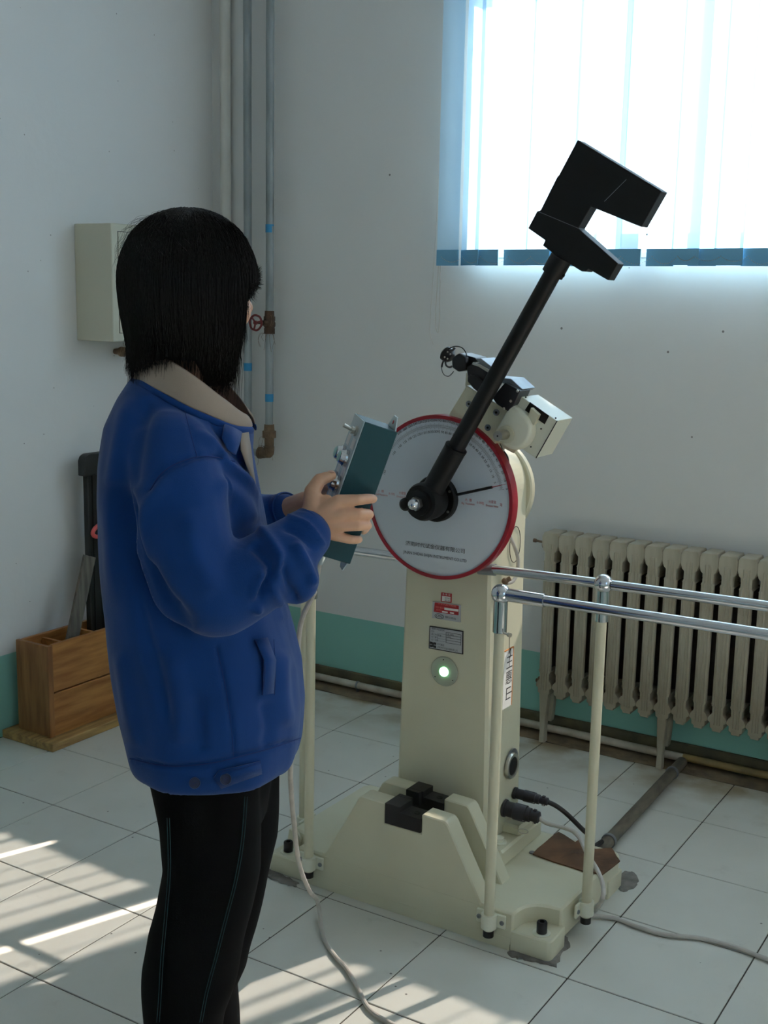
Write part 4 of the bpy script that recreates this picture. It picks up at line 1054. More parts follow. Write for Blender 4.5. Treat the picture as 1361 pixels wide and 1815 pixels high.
P = [onZ(780+x*.2645, 1400+y*.2645, ZD+.004) for x, y in [(800, 470), (845, 420), (900, 400), (960, 405), (990, 430), (965, 500), (880, 500)]]
c_ = sum(P, Vector())/len(P)
V_ = [Vector((p.x, p.y, ZD+.0045)) for p in P]+[Vector((c_.x, c_.y, ZD+.014))]
obj('cardboard_fold', MB().raw(V_, [(i, (i+1) % 7, 7) for i in range(7)]), M_CARD, cd, smooth=False)

def cable(name, pts, r, m, label, cat='cable', n=10, k=8):
    return tag(obj(name, MB().tube(spline(pts, k), r, n), m), label, cat)
g = .0062
def gz(x, y, z=.0065): return onZ(x, y, z)
cable('black_cable', [e2-Vector((.004, 0, 0)), e2+Vector((.02, .005, -.008)), e2+Vector((.045, .02, -.03)), onZ(1030, 1468, .14), onZ(1050, 1488, .115), Vector((.500, .515, .062)), Vector((.4995, .60, .048))], .0065, M_CABLEB, 'black cable curving from the upper plug into the floor pipe')
cable('white_cable', [e1-Vector((.004, 0, 0)), e1+Vector((.02, .004, -.012)), onY(1018, 1475, .33), onY(1040, 1512, .27), onY(1060, 1545, .20), onY(1069, 1572, .165), onY(1067, 1594, .135), onZ(1056, 1612, .045), onZ(1042, 1622, .032), onZ(1024, 1626, .030), onZ(1009, 1623, .030), onZ(1016, 1620, .026), onZ(1040, 1622, .012), gz(1090, 1628), gz(1130, 1643), gz(1180, 1657), gz(1240, 1663), gz(1300, 1678), gz(1340, 1693), gz(1380, 1708), gz(1460, 1745), gz(1560, 1800)], .0055, M_CABLEW, 'pale cable from the lower plug looping over tiles out to the right', k=10)

# ================================================================== the operator
PO = Vector((.26, -.79, 0)); PU = Vector((.847, .531, 0)).normalized(); PV = Vector((-PU.y, PU.x, 0))
def L(u, v, z): return PO+PU*u+PV*v+Vector((0, 0, z))
def pl(x, y, v=0.0):
    """(u,v,z) local point on the plane v seen at photo pixel (x,y)"""
    d = ray(x, y); t = (v-(CAM-PO).dot(PV))/d.dot(PV); P = CAM+d*t
    return Vector(((P-PO).dot(PU), v, P.z))
def LW(p): return L(p[0], p[1], p[2])
per = thing('person', 'person in a blue work jacket and black trousers holding a teal control box', 'person', (PO.x, PO.y, 0))
def remesh(mb, voxel, smooth=4):
    me = mb.mesh('tmp', smooth=False)
    o = bpy.data.objects.new('tmp', me); COL.objects.link(o)
    m = o.modifiers.new('r', 'REMESH'); m.mode = 'VOXEL'; m.voxel_size = voxel
    if smooth:
        s = o.modifiers.new('s', 'SMOOTH'); s.factor = .5; s.iterations = smooth
    bpy.context.view_layer.update()
    out = bpy.data.meshes.new_from_object(o.evaluated_get(bpy.context.evaluated_depsgraph_get()))
    bpy.data.objects.remove(o); bpy.data.meshes.remove(me)
    out.polygons.foreach_set('use_smooth', [True]*len(out.polygons))
    return out
FA = R3(32); Fd = PU*math.cos(FA)+PV*math.sin(FA); Gd = -PU*math.sin(FA)+PV*math.cos(FA)   # gaze, left
Z3 = Vector((0, 0, 1)); HC = L(-.003, 0, 0)
MH = Matrix((Fd, Gd, Z3)).transposed()
def hd(f, g_, z): return HC+Fd*f+Gd*g_+Z3*z
def ell(mb, c, a, b, c_): mb.sphere(c, 1, 24, (a, b, c_), M=MH.to_4x4())

# control box (held)
Lb = pl(592, 992, -.055); Lt = pl(676, 757, -.055)
bx_l = (LW(Lt)-LW(Lb)); BL = bx_l.length; e3 = bx_l.normalized()
bt = R3(12)
e1h = (PU-e3*PU.dot(e3)).normalized()
vv = e3.cross(e1h).normalized(); vv = vv if vv.dot(PV) > 0 else -vv
nP = (-e1h*math.cos(bt)-vv*math.sin(bt)).normalized()         # panel normal, towards the operator
nS = (e1h*math.sin(bt)-vv*math.cos(bt)).normalized()          # teal side facing the camera
cN = (LW(Lb)+LW(Lt))/2                                        # centre of the near teal side
BT, BW = .058, .082
cB = cN-nS*(BW/2)
MBX = Matrix.Translation(cB) @ Matrix((-nP, -nS, e3)).transposed().to_4x4()   # local x: away from panel, y: depth, z: long
box = thing('control_box', 'dark teal handheld control box with metal push buttons gripped in both hands', 'control box', tuple(cB))
obj('case', MB().box((-BT/2, -BW/2, -BL/2), (BT/2, BW/2, BL/2), bev=.0012, M=MBX), M_TEALBOX, box, smooth=False)
pnl = obj('front_panel', MB().box((-BT/2-.0025, -BW/2-.0005, -BL/2), (-BT/2+.0002, BW/2+.0005, BL/2), bev=.0006, M=MBX), M_ALU, box, smooth=False)
def bxp_(x, y, z): return MBX @ Vector((x, y, z))
xf = -BT/2-.0025
for z in (.048, .002, -.046):
    for y in (-.018, .020):
        c = bxp_(xf, y, z); b_ = obj('push_button', MB().lathe([(.0145, 0), (.0145, .006), (.0125, .0085), (.0115, .0135), (.0095, .0145)], c, nP, n=24), M_CHROME, pnl)
        obj('button_cap', MB().lathe([(.0092, .013), (.0092, .0155), (.006, .0165)], c, nP, n=20), mat('pale_green_button', srgb(150, 190, 180), .35) if z > .03 else M_GREYM, b_)
for z in (.075, .026, -.024):
    obj('button_label', MB().box((xf-.0006, -.034, z-.009), (xf+.0002, -.012, z+.009), M=MBX).box((xf-.0006, .008, z-.009), (xf+.0002, .030, z+.009), M=MBX), M_WHITE, pnl, smooth=False)
c = bxp_(xf, -.016, .096)
tg_ = obj('toggle_switch', MB().lathe([(.009, 0), (.009, .003), (.0062, .0035), (.0062, .009)], c, nP, n=8).cyl(c+nP*.008, c+nP*.024+e3*.003, .0028, .0036, 10), M_STEEL, pnl)
obj('mounting_ear', MB().prism([(-.030, 0), (.030, 0), (.012, .021), (-.012, .021)], 0, BT/2-.0022, BT/2, M=MBX @ Matrix.Translation((0, 0, BL/2-.0005))), M_ALU, box, smooth=False)
obj('ear_hole', MB().cyl(bxp_(BT/2-.003, 0, BL/2+.010), bxp_(BT/2+.0006, 0, BL/2+.010), .0035, n=14), M_REDP, box)
obj('mounting_ear', MB().prism([(-.030, 0), (.030, 0), (.012, -.021), (-.012, -.021)], 0, BT/2-.0022, BT/2, M=MBX @ Matrix.Translation((0, 0, -BL/2+.0005))), M_ALU, box, smooth=False)
gp = bxp_(-.012, 0, -BL/2)
gl_ = obj('cable_gland', MB().lathe([(.012, 0), (.012, .006), (.009, .008), (.009, .018), (.006, .024)], gp, -e3, n=16), M_ALU, box)
g0 = gp-e3*.022
cable('control_cable', [g0, g0-e3*.03+Vector((0, 0, -.02)), LW(pl(556, 1052, .13)), LW(pl(537, 1092, .22)), LW(pl(530, 1125, .25)), LW(pl(527, 1180, .26)), LW(pl(521, 1260, .24)), LW(pl(515, 1355, .18)), onY(516, 1400, -.48), onY(521, 1460, -.40), onY(530, 1530, -.32), onY(548, 1578, -.27), gz(563, 1620)+Vector((0, 0, .03)), gz(573, 1660), gz(592, 1692), gz(615, 1718), gz(632, 1748), gz(650, 1782), gz(668, 1800), gz(700, 1818), gz(760, 1850), gz(860, 1900), gz(1000, 1960), gz(1200, 2010), gz(1500, 2040), gz(1800, 2020)], .0052, M_CABLEW, 'pale grey cable hanging from the control box down and across the floor', k=8)

# ---- body
B = MB()
ell(B, hd(0, 0, 1.540), .090, .074, .084)
ell(B, hd(.026, 0, 1.480), .068, .058, .072)
ell(B, hd(.050, 0, 1.430), .030, .030, .024)
for s in (-1, 1):
    ell(B, hd(.059, s*.034, 1.474), .032, .027, .032)           # cheeks
    ell(B, hd(-.004, s*.073, 1.492), .016, .007, .027)          # ears
    ell(B, hd(.076, s*.030, 1.527), .014, .022, .008)           # brow ridges
B.capsule(hd(.083, 0, 1.512), hd(.101, 0, 1.480), .008, .0115)
ell(B, hd(.090, 0, 1.477), .014, .016, .008)
ell(B, hd(.083, 0, 1.455), .012, .022, .005); ell(B, hd(.081, 0, 1.446), .012, .019, .006)
B.capsule(hd(-.018, 0, 1.45), L(-.020, 0, 1.31), .052, .056)
B.loft([(L(-.02, 0, z), PU*a, PV*b) for z, a, b in ((1.31, .050, .065), (1.285, .060, .085), (1.25, .080, .120), (1.20, .095, .150), (1.12, .100, .150), (1.00, .09, .130), (.90, .09, .140), (.80, .085, .145), (.72, .070, .135))], 28)
SHN, ELN = L(-.005, -.140, 1.225), L(.052, -.205, 1.040)
hand_c = pl(557, 927, -.100)
WRN = LW(Vector((hand_c.x-.015, -.105, hand_c.z)))
B.capsule(SHN, ELN, .046, .038); B.capsule(ELN, WRN, .040, .0245)
SHF, ELF = L(-.005, .140, 1.225), L(.035, .215, 1.045)
WRF = LW(Vector((pl(545, 893, .085).x, .085, pl(545, 893, .085).z)))
B.capsule(SHF, ELF, .046, .038); B.capsule(ELF, WRF, .040, .0235)
for s in (-1, 1):
    B.capsule(L(.020, s*.070, .76), L(.028, s*.082, .47), .066, .050)
    B.capsule(L(.028, s*.082, .47), L(-.015, s*.085, .09), .050, .034)
    B.capsule(L(-.028, s*.088, .040), L(.085, s*.092, .026), .027, .017)

# right hand: near side, wrapped around the box
def HN(x, y, v): return LW(pl(x, y, v))
wr = WRN
vb = -.060                                                     # near face of the box
mcp = [HN(600, 888, -.106), HN(605, 911, -.108), HN(605, 932, -.106), HN(599, 950, -.099)]
for m_, r_ in zip(mcp, (.0112, .0112, .0106, .0098)):
    B.capsule(wr.lerp(m_, .15), m_, .0160, r_, 16)
B.capsule(wr, HN(575, 905, -.098), .024, .0165, 16); B.capsule(wr, HN(575, 938, -.095), .022, .0155, 16); B.capsule(HN(574, 898, -.092), HN(588, 940, -.090), .016, .0155, 16)
def finger(pts, rad):
    for i in range(len(pts)-1): B.capsule(pts[i], pts[i+1], rad[i], rad[i+1], 14)
finger([mcp[0], HN(633, 886, -.101), HN(654, 884, -.082), HN(661, 884, -.056)], [.0108, .0094, .0086, .0076])
finger([mcp[1], HN(634, 911, -.103), HN(652, 911, -.082), HN(655, 912, -.052)], [.0106, .0094, .0088, .0078])
finger([mcp[2], HN(632, 932, -.101), HN(649, 932, -.082), HN(652, 932, -.052)], [.0100, .0088, .0082, .0074])
finger([mcp[3], HN(619, 956, -.093), HN(631, 957, -.080), HN(636, 956, -.056)], [.0092, .0080, .0074, .0067])
th = [HN(556, 905, -.098), HN(553, 872, -.092), HN(566, 851, -.080), HN(580, 846, -.074), HN(588, 843, -.070)]
finger(th, [.019, .0135, .0112, .0098, .0082])
B.capsule(HN(556, 900, -.095), HN(578, 890, -.095), .019, .013, 16)
# left hand on the far side
wf = WRF
mf = [HN(598, 875+14*k, .062) for k in range(4)]
for m_ in mf: B.capsule(wf.lerp(m_, .15), m_, .0155, .0105, 12)
B.capsule(wf, HN(575, 890, .062), .0225, .017, 14); B.capsule(HN(578, 885, .060), HN(590, 915, .060), .016, .016, 14)
for k, m_ in enumerate(mf):
    finger([m_, HN(632, 872+19*k, .058), HN(648, 876+20*k, .040), HN(644, 878+21*k, .016)], [.0102, .0090, .0082, .0072])
finger([HN(560, 885, .062), HN(566, 868, .048), HN(578, 862, .034), HN(586, 866, .026)], [.018, .0125, .0105, .0086])
bme = remesh(B, .0027, 2)
body = obj('body', bme, M_SKIN, per); body['label'] = 'skin of face, neck and hands'
for s in (-1, 1):
    e_ = obj('eye', MB().sphere(hd(.073, s*.030, 1.508), .0115, 16), mat('eye_white', srgb(225, 220, 215), .25), body)
    q = hd(.0838, s*.030, 1.508); obj('iris', MB().cyl(q-Fd*.003, q+Fd*.0008, .0055, n=14), mat('dark_iris', srgb(30, 20, 16), .2), body)
obj('lips', MB().sphere(hd(.0865, 0, 1.4505), 1, 16, (.0085, .0195, .0075), M=MH.to_4x4()), mat('lips', srgb(178, 104, 98), .45), body)
tn = (th[4]-th[3]).normalized()
q = th[4]+Vector((0, 0, .0072))-tn*.001-PV*.002
obj('fingernail', MB().sphere(q, 1, 12, (.0062, .0048, .0022)), M_NAIL, body)

# ---- hair: a shell cut away over the face, plus loose strands
def hair_R(phi, z):
    """radius from head axis at angle phi from the gaze direction"""
    a = .113 if math.cos(phi) > 0 else .117
    zc = 1.520; zt2 = 1.637
    if z > zc: k = math.sqrt(max(0, 1-((z-zc)/(zt2-zc))**2.15))
    else:
        k = 1.0-(.10+.16*max(0, -math.cos(phi)))*((zc-z)/.17)**1.6
        k -= .13*((zc-z)/.17)**2*abs(math.sin(phi))**2
        if z < 1.40: k -= .02*(1.40-z)/.04*max(0, math.cos(phi)+.2)
    b_ = .099
    c_, s_ = math.cos(phi), math.sin(phi)
    return k/math.sqrt((c_/a)**2+(s_/b_)**2)
def hair_end(phi):
    p = abs(math.atan2(math.sin(phi), math.cos(phi)))
    if p < R3(50): return 1.532-.036*max(0, (p-R3(22))/R3(28))+.003*math.sin(p*23)
    t = min(1, (p-R3(50))/R3(8))
    base = 1.366 if p < R3(95) else 1.366+.030*min(1, (p-R3(95))/.25)*(1 if p < R3(150) else max(0, 1-(p-R3(150))/.25))
    if R3(62) < p < R3(95): base -= .012
    return 1.496*(1-t)+base*t
def hair_pt(phi, s, off=0, endz=None):
    ze = hair_end(phi) if endz is None else endz
    top = 1.637
    if s < .5: th_ = s/.5*math.pi/2; z = 1.520+(top-1.520)*math.cos(th_)
    else: z = 1.520+(ze-1.520)*((s-.5)/.5)
    r = hair_R(phi, z)+off
    return hd(r*math.cos(phi)-.002, r*math.sin(phi), z+(off*.8 if s < .3 else 0))
nP_, nS_ = 96, 34
V_ = []; F_ = []
for i in range(nP_):
    ph = 2*math.pi*i/nP_; wv = .0015*math.sin(i*2.3)+.001*math.sin(i*5.1)
    for j in range(nS_+1): V_.append(hair_pt(ph, j/nS_, wv*min(1, j/10)))
for i in range(nP_):
    for j in range(nS_): a = i*(nS_+1)+j; b = ((i+1) % nP_)*(nS_+1)+j; F_.append((a, b, b+1, a+1))
n0 = len(V_)
for i in range(nP_):
    ph = 2*math.pi*i/nP_
    for j in range(nS_+1): V_.append(hair_pt(ph, j/nS_, -.012+.008*(j/nS_ > .9)))
for i in range(nP_):
    for j in range(nS_): a = n0+i*(nS_+1)+j; b = n0+((i+1) % nP_)*(nS_+1)+j; F_.append((a, a+1, b+1, b))
    a = i*(nS_+1)+nS_; b = ((i+1) % nP_)*(nS_+1)+nS_; F_.append((a, b, n0+b, n0+a))
hair = obj('hair', MB().raw(V_, F_), M_HAIR, per, ang=80)
rs = random.Random(11); SV = []; SF = []
def strand(P, r):
    n = len(P); b = len(SV)
    for i, p in enumerate(P):
        t = (P[min(i+1, n-1)]-P[max(i-1, 0)]).normalized(); a = t.orthogonal().normalized(); c = t.cross(a)
        rr = r*(1-.8*(i/(n-1))**3)
        for k in range(3): SV.append(p+(a*math.cos(2.094*k)+c*math.sin(2.094*k))*rr)
    for i in range(n-1):
        for k in range(3): SF.append((b+i*3+k, b+i*3+(k+1) % 3, b+i*3+3+(k+1) % 3, b+i*3+3+k))
for q_ in range(5200):
    ph = rs.uniform(0, 2*math.pi); s0 = rs.uniform(.02, .35); off = rs.uniform(.0002, .0035)
    ez = hair_end(ph); inface = abs(math.atan2(math.sin(ph), math.cos(ph))) < R3(52)
    ez += rs.uniform(-.040, .022)*(1 if rs.random() < .35 else .55) if not inface else rs.uniform(-.012, .02)
    back = abs(math.atan2(math.sin(ph), math.cos(ph))) > R3(130)
    if back: ez -= rs.uniform(0, .012)
    P = []; dph = rs.uniform(-.07, .07); fl = rs.uniform(-.005, .009)
    n = 11
    for i in range(n):
        s = s0+(1-s0)*i/(n-1); pp = hair_pt(ph+dph*(i/n)**2, s, off, ez)
        e = max(0, (s-.8)/.2)
        rad = (pp-HC); rad.z = 0
        if rad.length > 0: pp += rad.normalized()*(fl*e*e*(1.9 if back else (1 if abs(ph) < 1.6 or abs(ph) > 4.7 else .3)))
        P.append(pp)
    strand(P, rs.uniform(.00045, .0009))
for q_ in range(70):                                          # stray wisps at the crown and nape
    ph = math.pi+rs.uniform(-.9, .9); s0 = rs.uniform(.10, .32); P = []; a_ = rs.uniform(.006, .016)
    for i in range(8):
        t = i/7; pp = hair_pt(ph+.5*t, s0+.16*t, .001+a_*math.sin(t*2.4)); P.append(pp)
    strand(P, .00022)
for q_ in range(60):
    ph = -R3(rs.uniform(52, 80)) if q_ % 2 else R3(rs.uniform(52, 80)); P = []; ez = 1.345-rs.uniform(.0, .035)
    for i in range(8):
        t = i/7; pp = hair_pt(ph+.10*t*t, .6+.4*t, .002, ez); pp += Fd*(.010*t*t); P.append(pp)
    strand(P, .0004)
me = bpy.data.meshes.new('hair_strand'); me.from_pydata([tuple(v) for v in SV], [], SF)
me.polygons.foreach_set('use_smooth', [True]*len(me.polygons))
hs = obj('hair_strand', me, M_HAIR, hair); hs['kind'] = 'stuff'

# ---- jacket
J = MB()
tor = [(1.328, -.088, .092, .098, -.50), (1.316, -.104, .098, .120, -.46), (1.292, -.124, .096, .152, -.32), (1.262, -.141, .094, .172, -.18), (1.21, -.150, .100, .180, -.06), (1.16, -.153, .108, .182, 0),
       (1.09, -.152, .122, .184, 0), (1.00, -.148, .144, .188, 0), (.93, -.144, .163, .190, 0), (.865, -.138, .180, .192, 0), (.80, -.130, .184, .192, 0), (.76, -.122, .181, .190, 0), (.728, -.117, .179, .188, 0), (.708, -.112, .174, .185, 0), (.698, -.105, .166, .178, 0), (.694, -.085, .14, .155, 0)]
J.loft([(L((a+b)/2, 0, z), PU*((b-a)/2)+Z3*(tl_*(b-a)/2), PV*w_) for z, a, b, w_, tl_ in tor], 48, p=2.35)
def sleeve(mb, pts, rad):
    for i in range(len(pts)-1): mb.capsule(pts[i], pts[i+1], rad[i], rad[i+1], 22)
cuN = LW(Vector((pl(549, 942, -.108).x, -.108, pl(549, 942, -.108).z)))
sleeve(J, [L(-.022, -.118, 1.250), L(-.004, -.154, 1.19), L(.012, -.174, 1.12), L(.035, -.186, 1.058), L(.062, -.188, 1.037), L(.110, -.170, 1.056), L(.155, -.148, 1.086), cuN.lerp(L(.155, -.148, 1.086), .18)], [.074, .076, .075, .073, .070, .066, .060, .046])
J.sphere(L(.185, -.150, 1.055), .040, 18)
cuF = ELF.lerp(WRF, .68)
sleeve(J, [L(-.022, .118, 1.250), L(.0, .154, 1.19), L(.015, .190, 1.10), ELF, ELF.lerp(WRF, .4), cuF], [.080, .078, .072, .066, .058, .044])
jme = remesh(J, .0055, 6)
# cloth folds pushed into the surface: (polyline in photo pixels on the near side, width m, height m)
folds = [
 ([(266, 869), (283, 843), (310, 823), (349, 810), (380, 810), (415, 818)], .0035, -.0035, -.17),
 ([(327, 728), (338, 770), (349, 810)], .003, -.0015, -.15),
 ([(345, 760), (380, 795), (407, 825), (442, 860), (466, 905)], .007, .007, -.16),
 ([(372, 745), (408, 790), (440, 835), (462, 880)], .006, -.006, -.14),
 ([(300, 850), (262, 900), (252, 960), (262, 1010)], .010, .006, -.18),
 ([(205, 850), (222, 910), (245, 990), (285, 1060), (345, 1118)], .016, -.016, -.17),
 ([(230, 700), (215, 760), (200, 860), (198, 960), (205, 1080)], .012, .006, -.12),
 ([(262, 700), (245, 790), (235, 870)], .012, -.006, -.12),
 ([(236, 990), (256, 1100), (282, 1200), (300, 1290)], .010, -.005, -.17),
 ([(446, 965), (470, 990), (488, 1012)], .007, -.009, -.21),
 ([(486, 1008), (468, 1040), (446, 1078)], .007, -.010, -.21),
 ([(500, 985), (512, 1030), (528, 1075)], .006, -.007, -.19),
 ([(520, 960), (540, 1000), (556, 1040)], .007, .008, -.18),
 ([(455, 930), (480, 960), (495, 985), (500, 1010)], .008, .009, -.20),
 ([(470, 1010), (452, 1050), (458, 1090)], .007, .008, -.21),
 ([(500, 930), (530, 945), (560, 975)], .006, -.006, -.15),
 ([(512, 915), (545, 930), (572, 965)], .004, .004, -.13),
 ([(480, 1040), (500, 1075), (505, 1100)], .007, .006, -.2),
 ([(380, 850), (420, 880), (450, 930)], .014, .006, -.2),
 ([(330, 900), (345, 980), (380, 1060)], .020, .006, -.22),
 ([(230, 1345), (300, 1358), (370, 1353), (424, 1341), (480, 1326), (532, 1308)], .0028, -.0045, -.18),
 ([(385, 1150), (400, 1220), (412, 1300), (416, 1340)], .003, -.003, -.19),
 ([(345, 1230), (352, 1300), (358, 1335)], .014, -.004, -.19),
 ([(505, 1150), (500, 1220), (512, 1290)], .012, .006, -.17),
 ([(470, 1240), (478, 1290), (470, 1330)], .010, -.005, -.18),
 ([(300, 1150), (318, 1230), (325, 1320)], .014, .005, -.19),
 ([(215, 1150), (228, 1240), (245, 1330)], .010, .005, -.15),
]
nv = len(jme.vertices); co = np.zeros(nv*3); jme.vertices.foreach_get('co', co); co = co.reshape(-1, 3)
no = np.zeros(nv*3); jme.vertices.foreach_get('normal', no); no = no.reshape(-1, 3)
pu, pv = np.array(PU), np.array(PV); rel = co-np.array(PO)
cu_, cv_ = rel @ pu, rel @ pv; nvv = no @ pv
disp = np.zeros(nv)
# fold distances are measured on the view-facing side of the cloth
dirs = co-np.array(CAM); dep = dirs @ np.array(FW)
pxx = CX+FPX*(dirs @ np.array(RT))/dep; pyy = CY-FPX*(dirs @ np.array(UP))/dep
SCL = dep/FPX
face = np.clip(-(no*dirs).sum(1)/np.linalg.norm(dirs, axis=1)*3, 0, 1)
for poly, wd, hh, v_ in folds:
    P = np.array([tuple(p)[:2] for p in spline([(x, y, 0) for x, y in poly], 5)])
    best = np.full(nv, 1e9); tb_ = np.zeros(nv)
    for i in range(len(P)-1):
        a, b = P[i], P[i+1]; d = b-a; l2 = (d*d).sum()
        t = np.clip(((pxx-a[0])*d[0]+(pyy-a[1])*d[1])/l2, 0, 1)
        dd = np.hypot(pxx-(a[0]+t*d[0]), pyy-(a[1]+t*d[1])); mk = dd < best
        best[mk] = dd[mk]; tb_[mk] = ((i+t)/(len(P)-1))[mk]
    fade = np.clip(np.minimum(tb_, 1-tb_)*6, 0, 1) if wd > .004 else 1.0
    disp += 1.5*hh*np.exp(-(best*SCL/wd)**2)*fade*face
for i in range(nv):
    p = Vector(co[i]); q = Vector((cu_[i]*5.5, cv_[i]*5.5, co[i][2]*2.2))
    disp[i] += (noise.noise(q)*.008+noise.noise(q*2.7)*.0045+noise.noise(q*5.5)*.0012)*(1.0 if co[i][2] > .70 else .4)
co = co+no*disp[:, None]
jme.vertices.foreach_set('co', co.ravel()); jme.update()
jac = obj('jacket', jme, M_BLUE, per)
# collar, open front, cuffs, pocket, tab, buttons
def collar():
    V_ = []; F_ = []; n = 56
    up_ = [(-.090, 1.406), (-.056, 1.406), (-.022, 1.397), (.004, 1.382), (.031, 1.362), (.067, 1.330), (.100, 1.294)]
    lo_ = [(-.104, 1.360), (-.072, 1.360), (-.023, 1.338), (.013, 1.320), (.044, 1.306), (.076, 1.290), (.106, 1.281)]
    f = lambda T_, u: float(np.interp(u, [a for a, _ in T_], [b for _, b in T_]))
    for i in range(n+1):
        ph = R3(10+340*i/n); cc_, ss = math.cos(ph), math.sin(ph)
        u0, u2 = .003+.088*cc_, .001+.102*cc_; um = (u0+u2)/2
        z0, z2 = f(up_, u0), f(lo_, u2)
        V_.append(LW((u0, .093*ss, z0))); V_.append(LW((um+.004*cc_, .103*ss, (z0+z2)/2+.002))); V_.append(LW((u2, .110*ss, z2)))
    for i in range(n):
        for k in range(2): a = i*3+k; F_.append((a, a+3, a+4, a+1))
    return V_, F_
def thick(V_, F_, t, name, m, par, sub=True, **k):
    me = bpy.data.meshes.new('t'); me.from_pydata([tuple(v) for v in V_], [], F_)
    o = bpy.data.objects.new('t', me); COL.objects.link(o)
    s = o.modifiers.new('s', 'SOLIDIFY'); s.thickness = t; s.offset = 0
    if sub: ss = o.modifiers.new('b', 'SUBSURF'); ss.levels = 1; ss.render_levels = 1
    bpy.context.view_layer.update()
    out = bpy.data.meshes.new_from_object(o.evaluated_get(bpy.context.evaluated_depsgraph_get()))
    bpy.data.objects.remove(o); out.polygons.foreach_set('use_smooth', [True]*len(out.polygons))
    return obj(name, out, m, par, **k)
V_, F_ = collar()
cl = thick(V_, F_, .0030, 'collar', M_GREIGE, jac); cl['label'] = 'greige turned-up collar'
# blue under-edge of the collar
V2 = []
for i in range(57):
    b = V_[i*3+2]; rad = (b-L(.006, 0, b.z)); rad.normalize()
    V2 += [b-rad*.001+Z3*.003, b+rad*.0025-Z3*.002, b+rad*.001-Z3*.010]
thick(V2, F_, .0025, 'collar_stand', M_BLUE, jac)
# front edge: lining and lapel seen at the open throat
def cuff(c, d, r, name='cuff'):
    d = d.normalized()
    return obj(name, MB().lathe([(r*1.02, -.040), (r*1.04, -.034), (r, -.012), (r*.98, 0), (r*.93, .001), (r*.88, -.008)], c, d, n=36), M_BLUE, jac)
dN = (WRN-ELN).normalized()
dC = (LW(pl(553, 939, -.105))-L(.135, -.160, 1.080)).normalized()
cuff(LW(pl(555, 937, -.104)), dC, .0405)
cuff(cuF+(WRF-ELF).normalized()*.02, WRF-ELF, .040)
def on_jacket(x, y):
    """nearest jacket vertex to the ray of a photo point on the near side"""
    dd = (pxx-x)**2+(pyy-y)**2; ok = np.where(dd < 40)[0]
    if len(ok) == 0: ok = np.array([dd.argmin()])
    i = ok[dep[ok].argmin()]; d = ray(x, y); return CAM+d*(float(dep[i])), Vector(no[i])
# open front: greige lining edge and the blue lapel corner lying on the chest
def onj(x, y, o): return on_jacket(x, y)[0]-ray(x, y)*o
fl = [onj(x, y, .0085) for x, y in ((426, 768), (440, 766), (445, 800), (449, 835), (455, 872), (447, 850), (436, 822), (427, 797))]
thick(fl, [(0, 1, 2, 7), (7, 2, 3, 6), (6, 3, 4, 5)], .002, 'front_facing', M_GREIGE, jac, sub=False)['label'] = 'greige lining of the open front'
lp2 = [onj(x, y, .012) for x, y in ((398, 752), (412, 757), (428, 766), (425, 784), (417, 806), (404, 798), (394, 776))]
thick(lp2, [(0, 1, 5, 6), (1, 2, 3, 5), (3, 4, 5)], .003, 'lapel', M_BLUE, jac, sub=False)
p0, n0_ = on_jacket(470, 1180)
wl = [on_jacket(x, y)[0]-ray(x, y)*.0014 for x, y in ((452, 1134), (468, 1170), (466, 1232), (485, 1229), (489, 1170), (474, 1130))]
thick(wl, [(0, 1, 4, 5), (1, 2, 3, 4)], .002, 'pocket_welt', M_BLUE, jac, sub=False)
tbq = [on_jacket(x, y)[0]-ray(x, y)*.004 for x, y in ((378, 1380), (388, 1366), (425, 1358), (462, 1349), (464, 1372), (430, 1384), (392, 1398))]
thick(tbq, [(0, 1, 5, 6), (1, 2, 4, 5), (2, 3, 4)], .0025, 'hem_tab', M_BLUE, jac, sub=False)
for x, y in ((345, 1388), (400, 1381)):
    q, nn = on_jacket(x, y); nn = (CAM-q).normalized(); q = q+nn*.006
    bn = obj('button', MB().lathe([(.0085, -.003), (.009, .0005), (.0088, .0018), (.0072, .0020), (.0066, .0010), (.0005, .0010)], q, nn, n=24), mat('dark_blue_button', srgb(24, 36, 70), .3), jac)
    a_ = nn.orthogonal().normalized()
    obj('button_thread', MB().sphere(q+nn*.0014+a_*.0016, .0009, 6).sphere(q+nn*.0014-a_*.0016, .0009, 6), M_BLUED, bn)
def seam(name, pts, r=.0009, off=.0004, dense=7):
    P = []
    for p in spline([(x, y, 0) for x, y in pts], dense):
        q, nn = on_jacket(p.x, p.y); P.append(q+nn*off)
    P = [P[0]]+[(P[i-1]+P[i]+P[i+1])/3 for i in range(1, len(P)-1)]+[P[-1]]
    obj(name, MB().tube(P, r, 5), M_BLUED, jac)
seam('armhole_seam', folds[0][0])
seam('yoke_seam', folds[1][0], .0006)
seam('waistband_seam', folds[20][0])
seam('side_seam', [(385, 1150), (400, 1220), (410, 1290), (414, 1340)], .0005)
seam('pocket_stitch', [(485, 1133), (487, 1170), (488, 1205), (486, 1232)], .0005)
seam('pocket_slit', [(452, 1134), (468, 1170), (468, 1200), (465, 1232)], .0014)
seam('tab_stitch', [(380, 1380), (388, 1368), (424, 1360), (460, 1351)], .0005, .004)
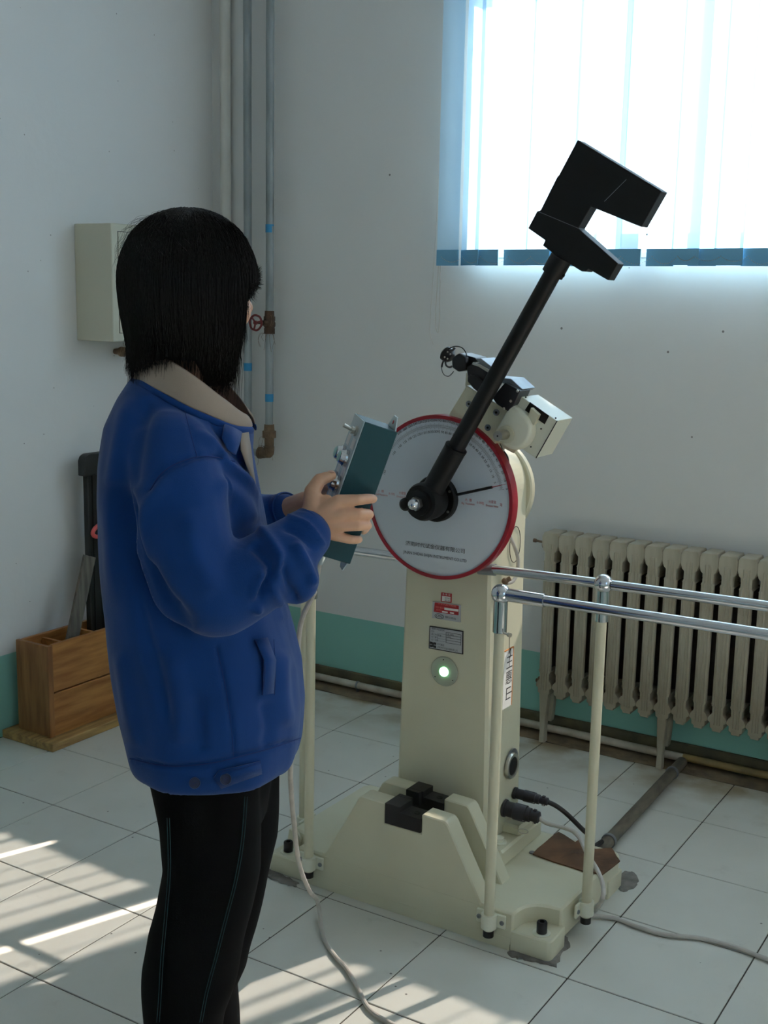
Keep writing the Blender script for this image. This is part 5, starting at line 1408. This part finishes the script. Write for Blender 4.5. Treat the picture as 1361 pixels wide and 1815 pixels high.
# ---- trousers
TR = MB()
TR.loft([(L((a+b)/2, 0, z), PU*((b-a)/2), PV*w_) for z, a, b, w_ in ((.86, -.110, .11, .15), (.78, -.105, .115, .155), (.70, -.085, .128, .155), (.64, -.060, .130, .155), (.58, -.04, .118, .150))], 40, p=2.3)
nl = [(.70, -.068, .122, .080), (.60, -.050, .124, .082), (.52, -.045, .120, .080), (.45, -.059, .107, .076), (.40, -.072, .094, .072), (.33, -.080, .077, .069), (.25, -.082, .058, .066), (.17, -.083, .052, .066), (.10, -.083, .055, .068), (.03, -.083, .058, .070)]
fl_ = [(.70, -.060, .140, .080), (.60, -.048, .136, .082), (.51, -.042, .134, .080), (.42, -.050, .118, .076), (.32, -.068, .100, .070), (.245, -.073, .082, .067), (.20, -.074, .060, .066), (.12, -.074, .063, .067), (.03, -.076, .064, .070)]
TR.loft([(L((a+b)/2, -.082, z), PU*((b-a)/2), PV*w_) for z, a, b, w_ in nl], 36, p=2.2)
TR.loft([(L((a+b)/2, .084, z), PU*((b-a)/2), PV*w_) for z, a, b, w_ in fl_], 36, p=2.2)
tme = remesh(TR, .007, 5)
nv2 = len(tme.vertices); c2 = np.zeros(nv2*3); tme.vertices.foreach_get('co', c2); c2 = c2.reshape(-1, 3)
n2 = np.zeros(nv2*3); tme.vertices.foreach_get('normal', n2); n2 = n2.reshape(-1, 3)
for i in range(nv2):
    r_ = c2[i]-np.array(PO); q = Vector((float(r_ @ pu)*7, float(r_ @ pv)*7, c2[i][2]*3.0))
    kn_ = math.exp(-((c2[i][2]-.30)/.09)**2)
    c2[i] += n2[i]*(noise.noise(q)*.006+noise.noise(q*2.3)*.003+kn_*.010*noise.noise(q*1.6+Vector((3, 1, 7))))
tme.vertices.foreach_set('co', c2.ravel()); tme.update()
trs = obj('trousers', tme, M_PANTS, per)
d2 = c2-np.array(CAM); dep2 = d2 @ np.array(FW)
px2 = CX+FPX*(d2 @ np.array(RT))/dep2; py2 = CY-FPX*(d2 @ np.array(UP))/dep2
def on_tr(x, y):
    dd = (px2-x)**2+(py2-y)**2; ok = np.where(dd < 60)[0]
    if len(ok) == 0: return None
    return CAM+ray(x, y)*(float(dep2[ok].min())-.0010)
for ln in ([(436, 1412), (430, 1490), (418, 1560), (400, 1630), (382, 1700), (366, 1760), (356, 1812)], [(298, 1450), (300, 1540), (294, 1620), (287, 1700), (283, 1770), (280, 1812)]):
    for dx in (-2.2, 2.2):
        P = [on_tr(x+dx, y) for x, y, _ in [tuple(p) for p in spline([(x, y, 0) for x, y in ln], 6)]]
        P = [p for p in P if p is not None]
        if len(P) > 3: obj('seam_stitching', MB().tube(P, .0007, 4), M_STITCH, trs)
for s in (-1, 1):
    c = L(.02, s*.092, 0)
    mb = MB().loft([(L(.028, s*.092, .004), PU*.115, PV*.040), (L(.028, s*.092, .016), PU*.117, PV*.042), (L(.026, s*.092, .030), PU*.112, PV*.040), (L(.010, s*.092, .055), PU*.085, PV*.036), (L(-.018, s*.09, .085), PU*.055, PV*.036), (L(-.024, s*.09, .11), PU*.045, PV*.034)], 28)
    sh_ = obj('shoe', mb, M_SHOE, per); obj('shoe_sole', MB().loft([(L(.028, s*.092, .0), PU*.118, PV*.043), (L(.028, s*.092, .012), PU*.119, PV*.044)], 28), M_PLAST, sh_)
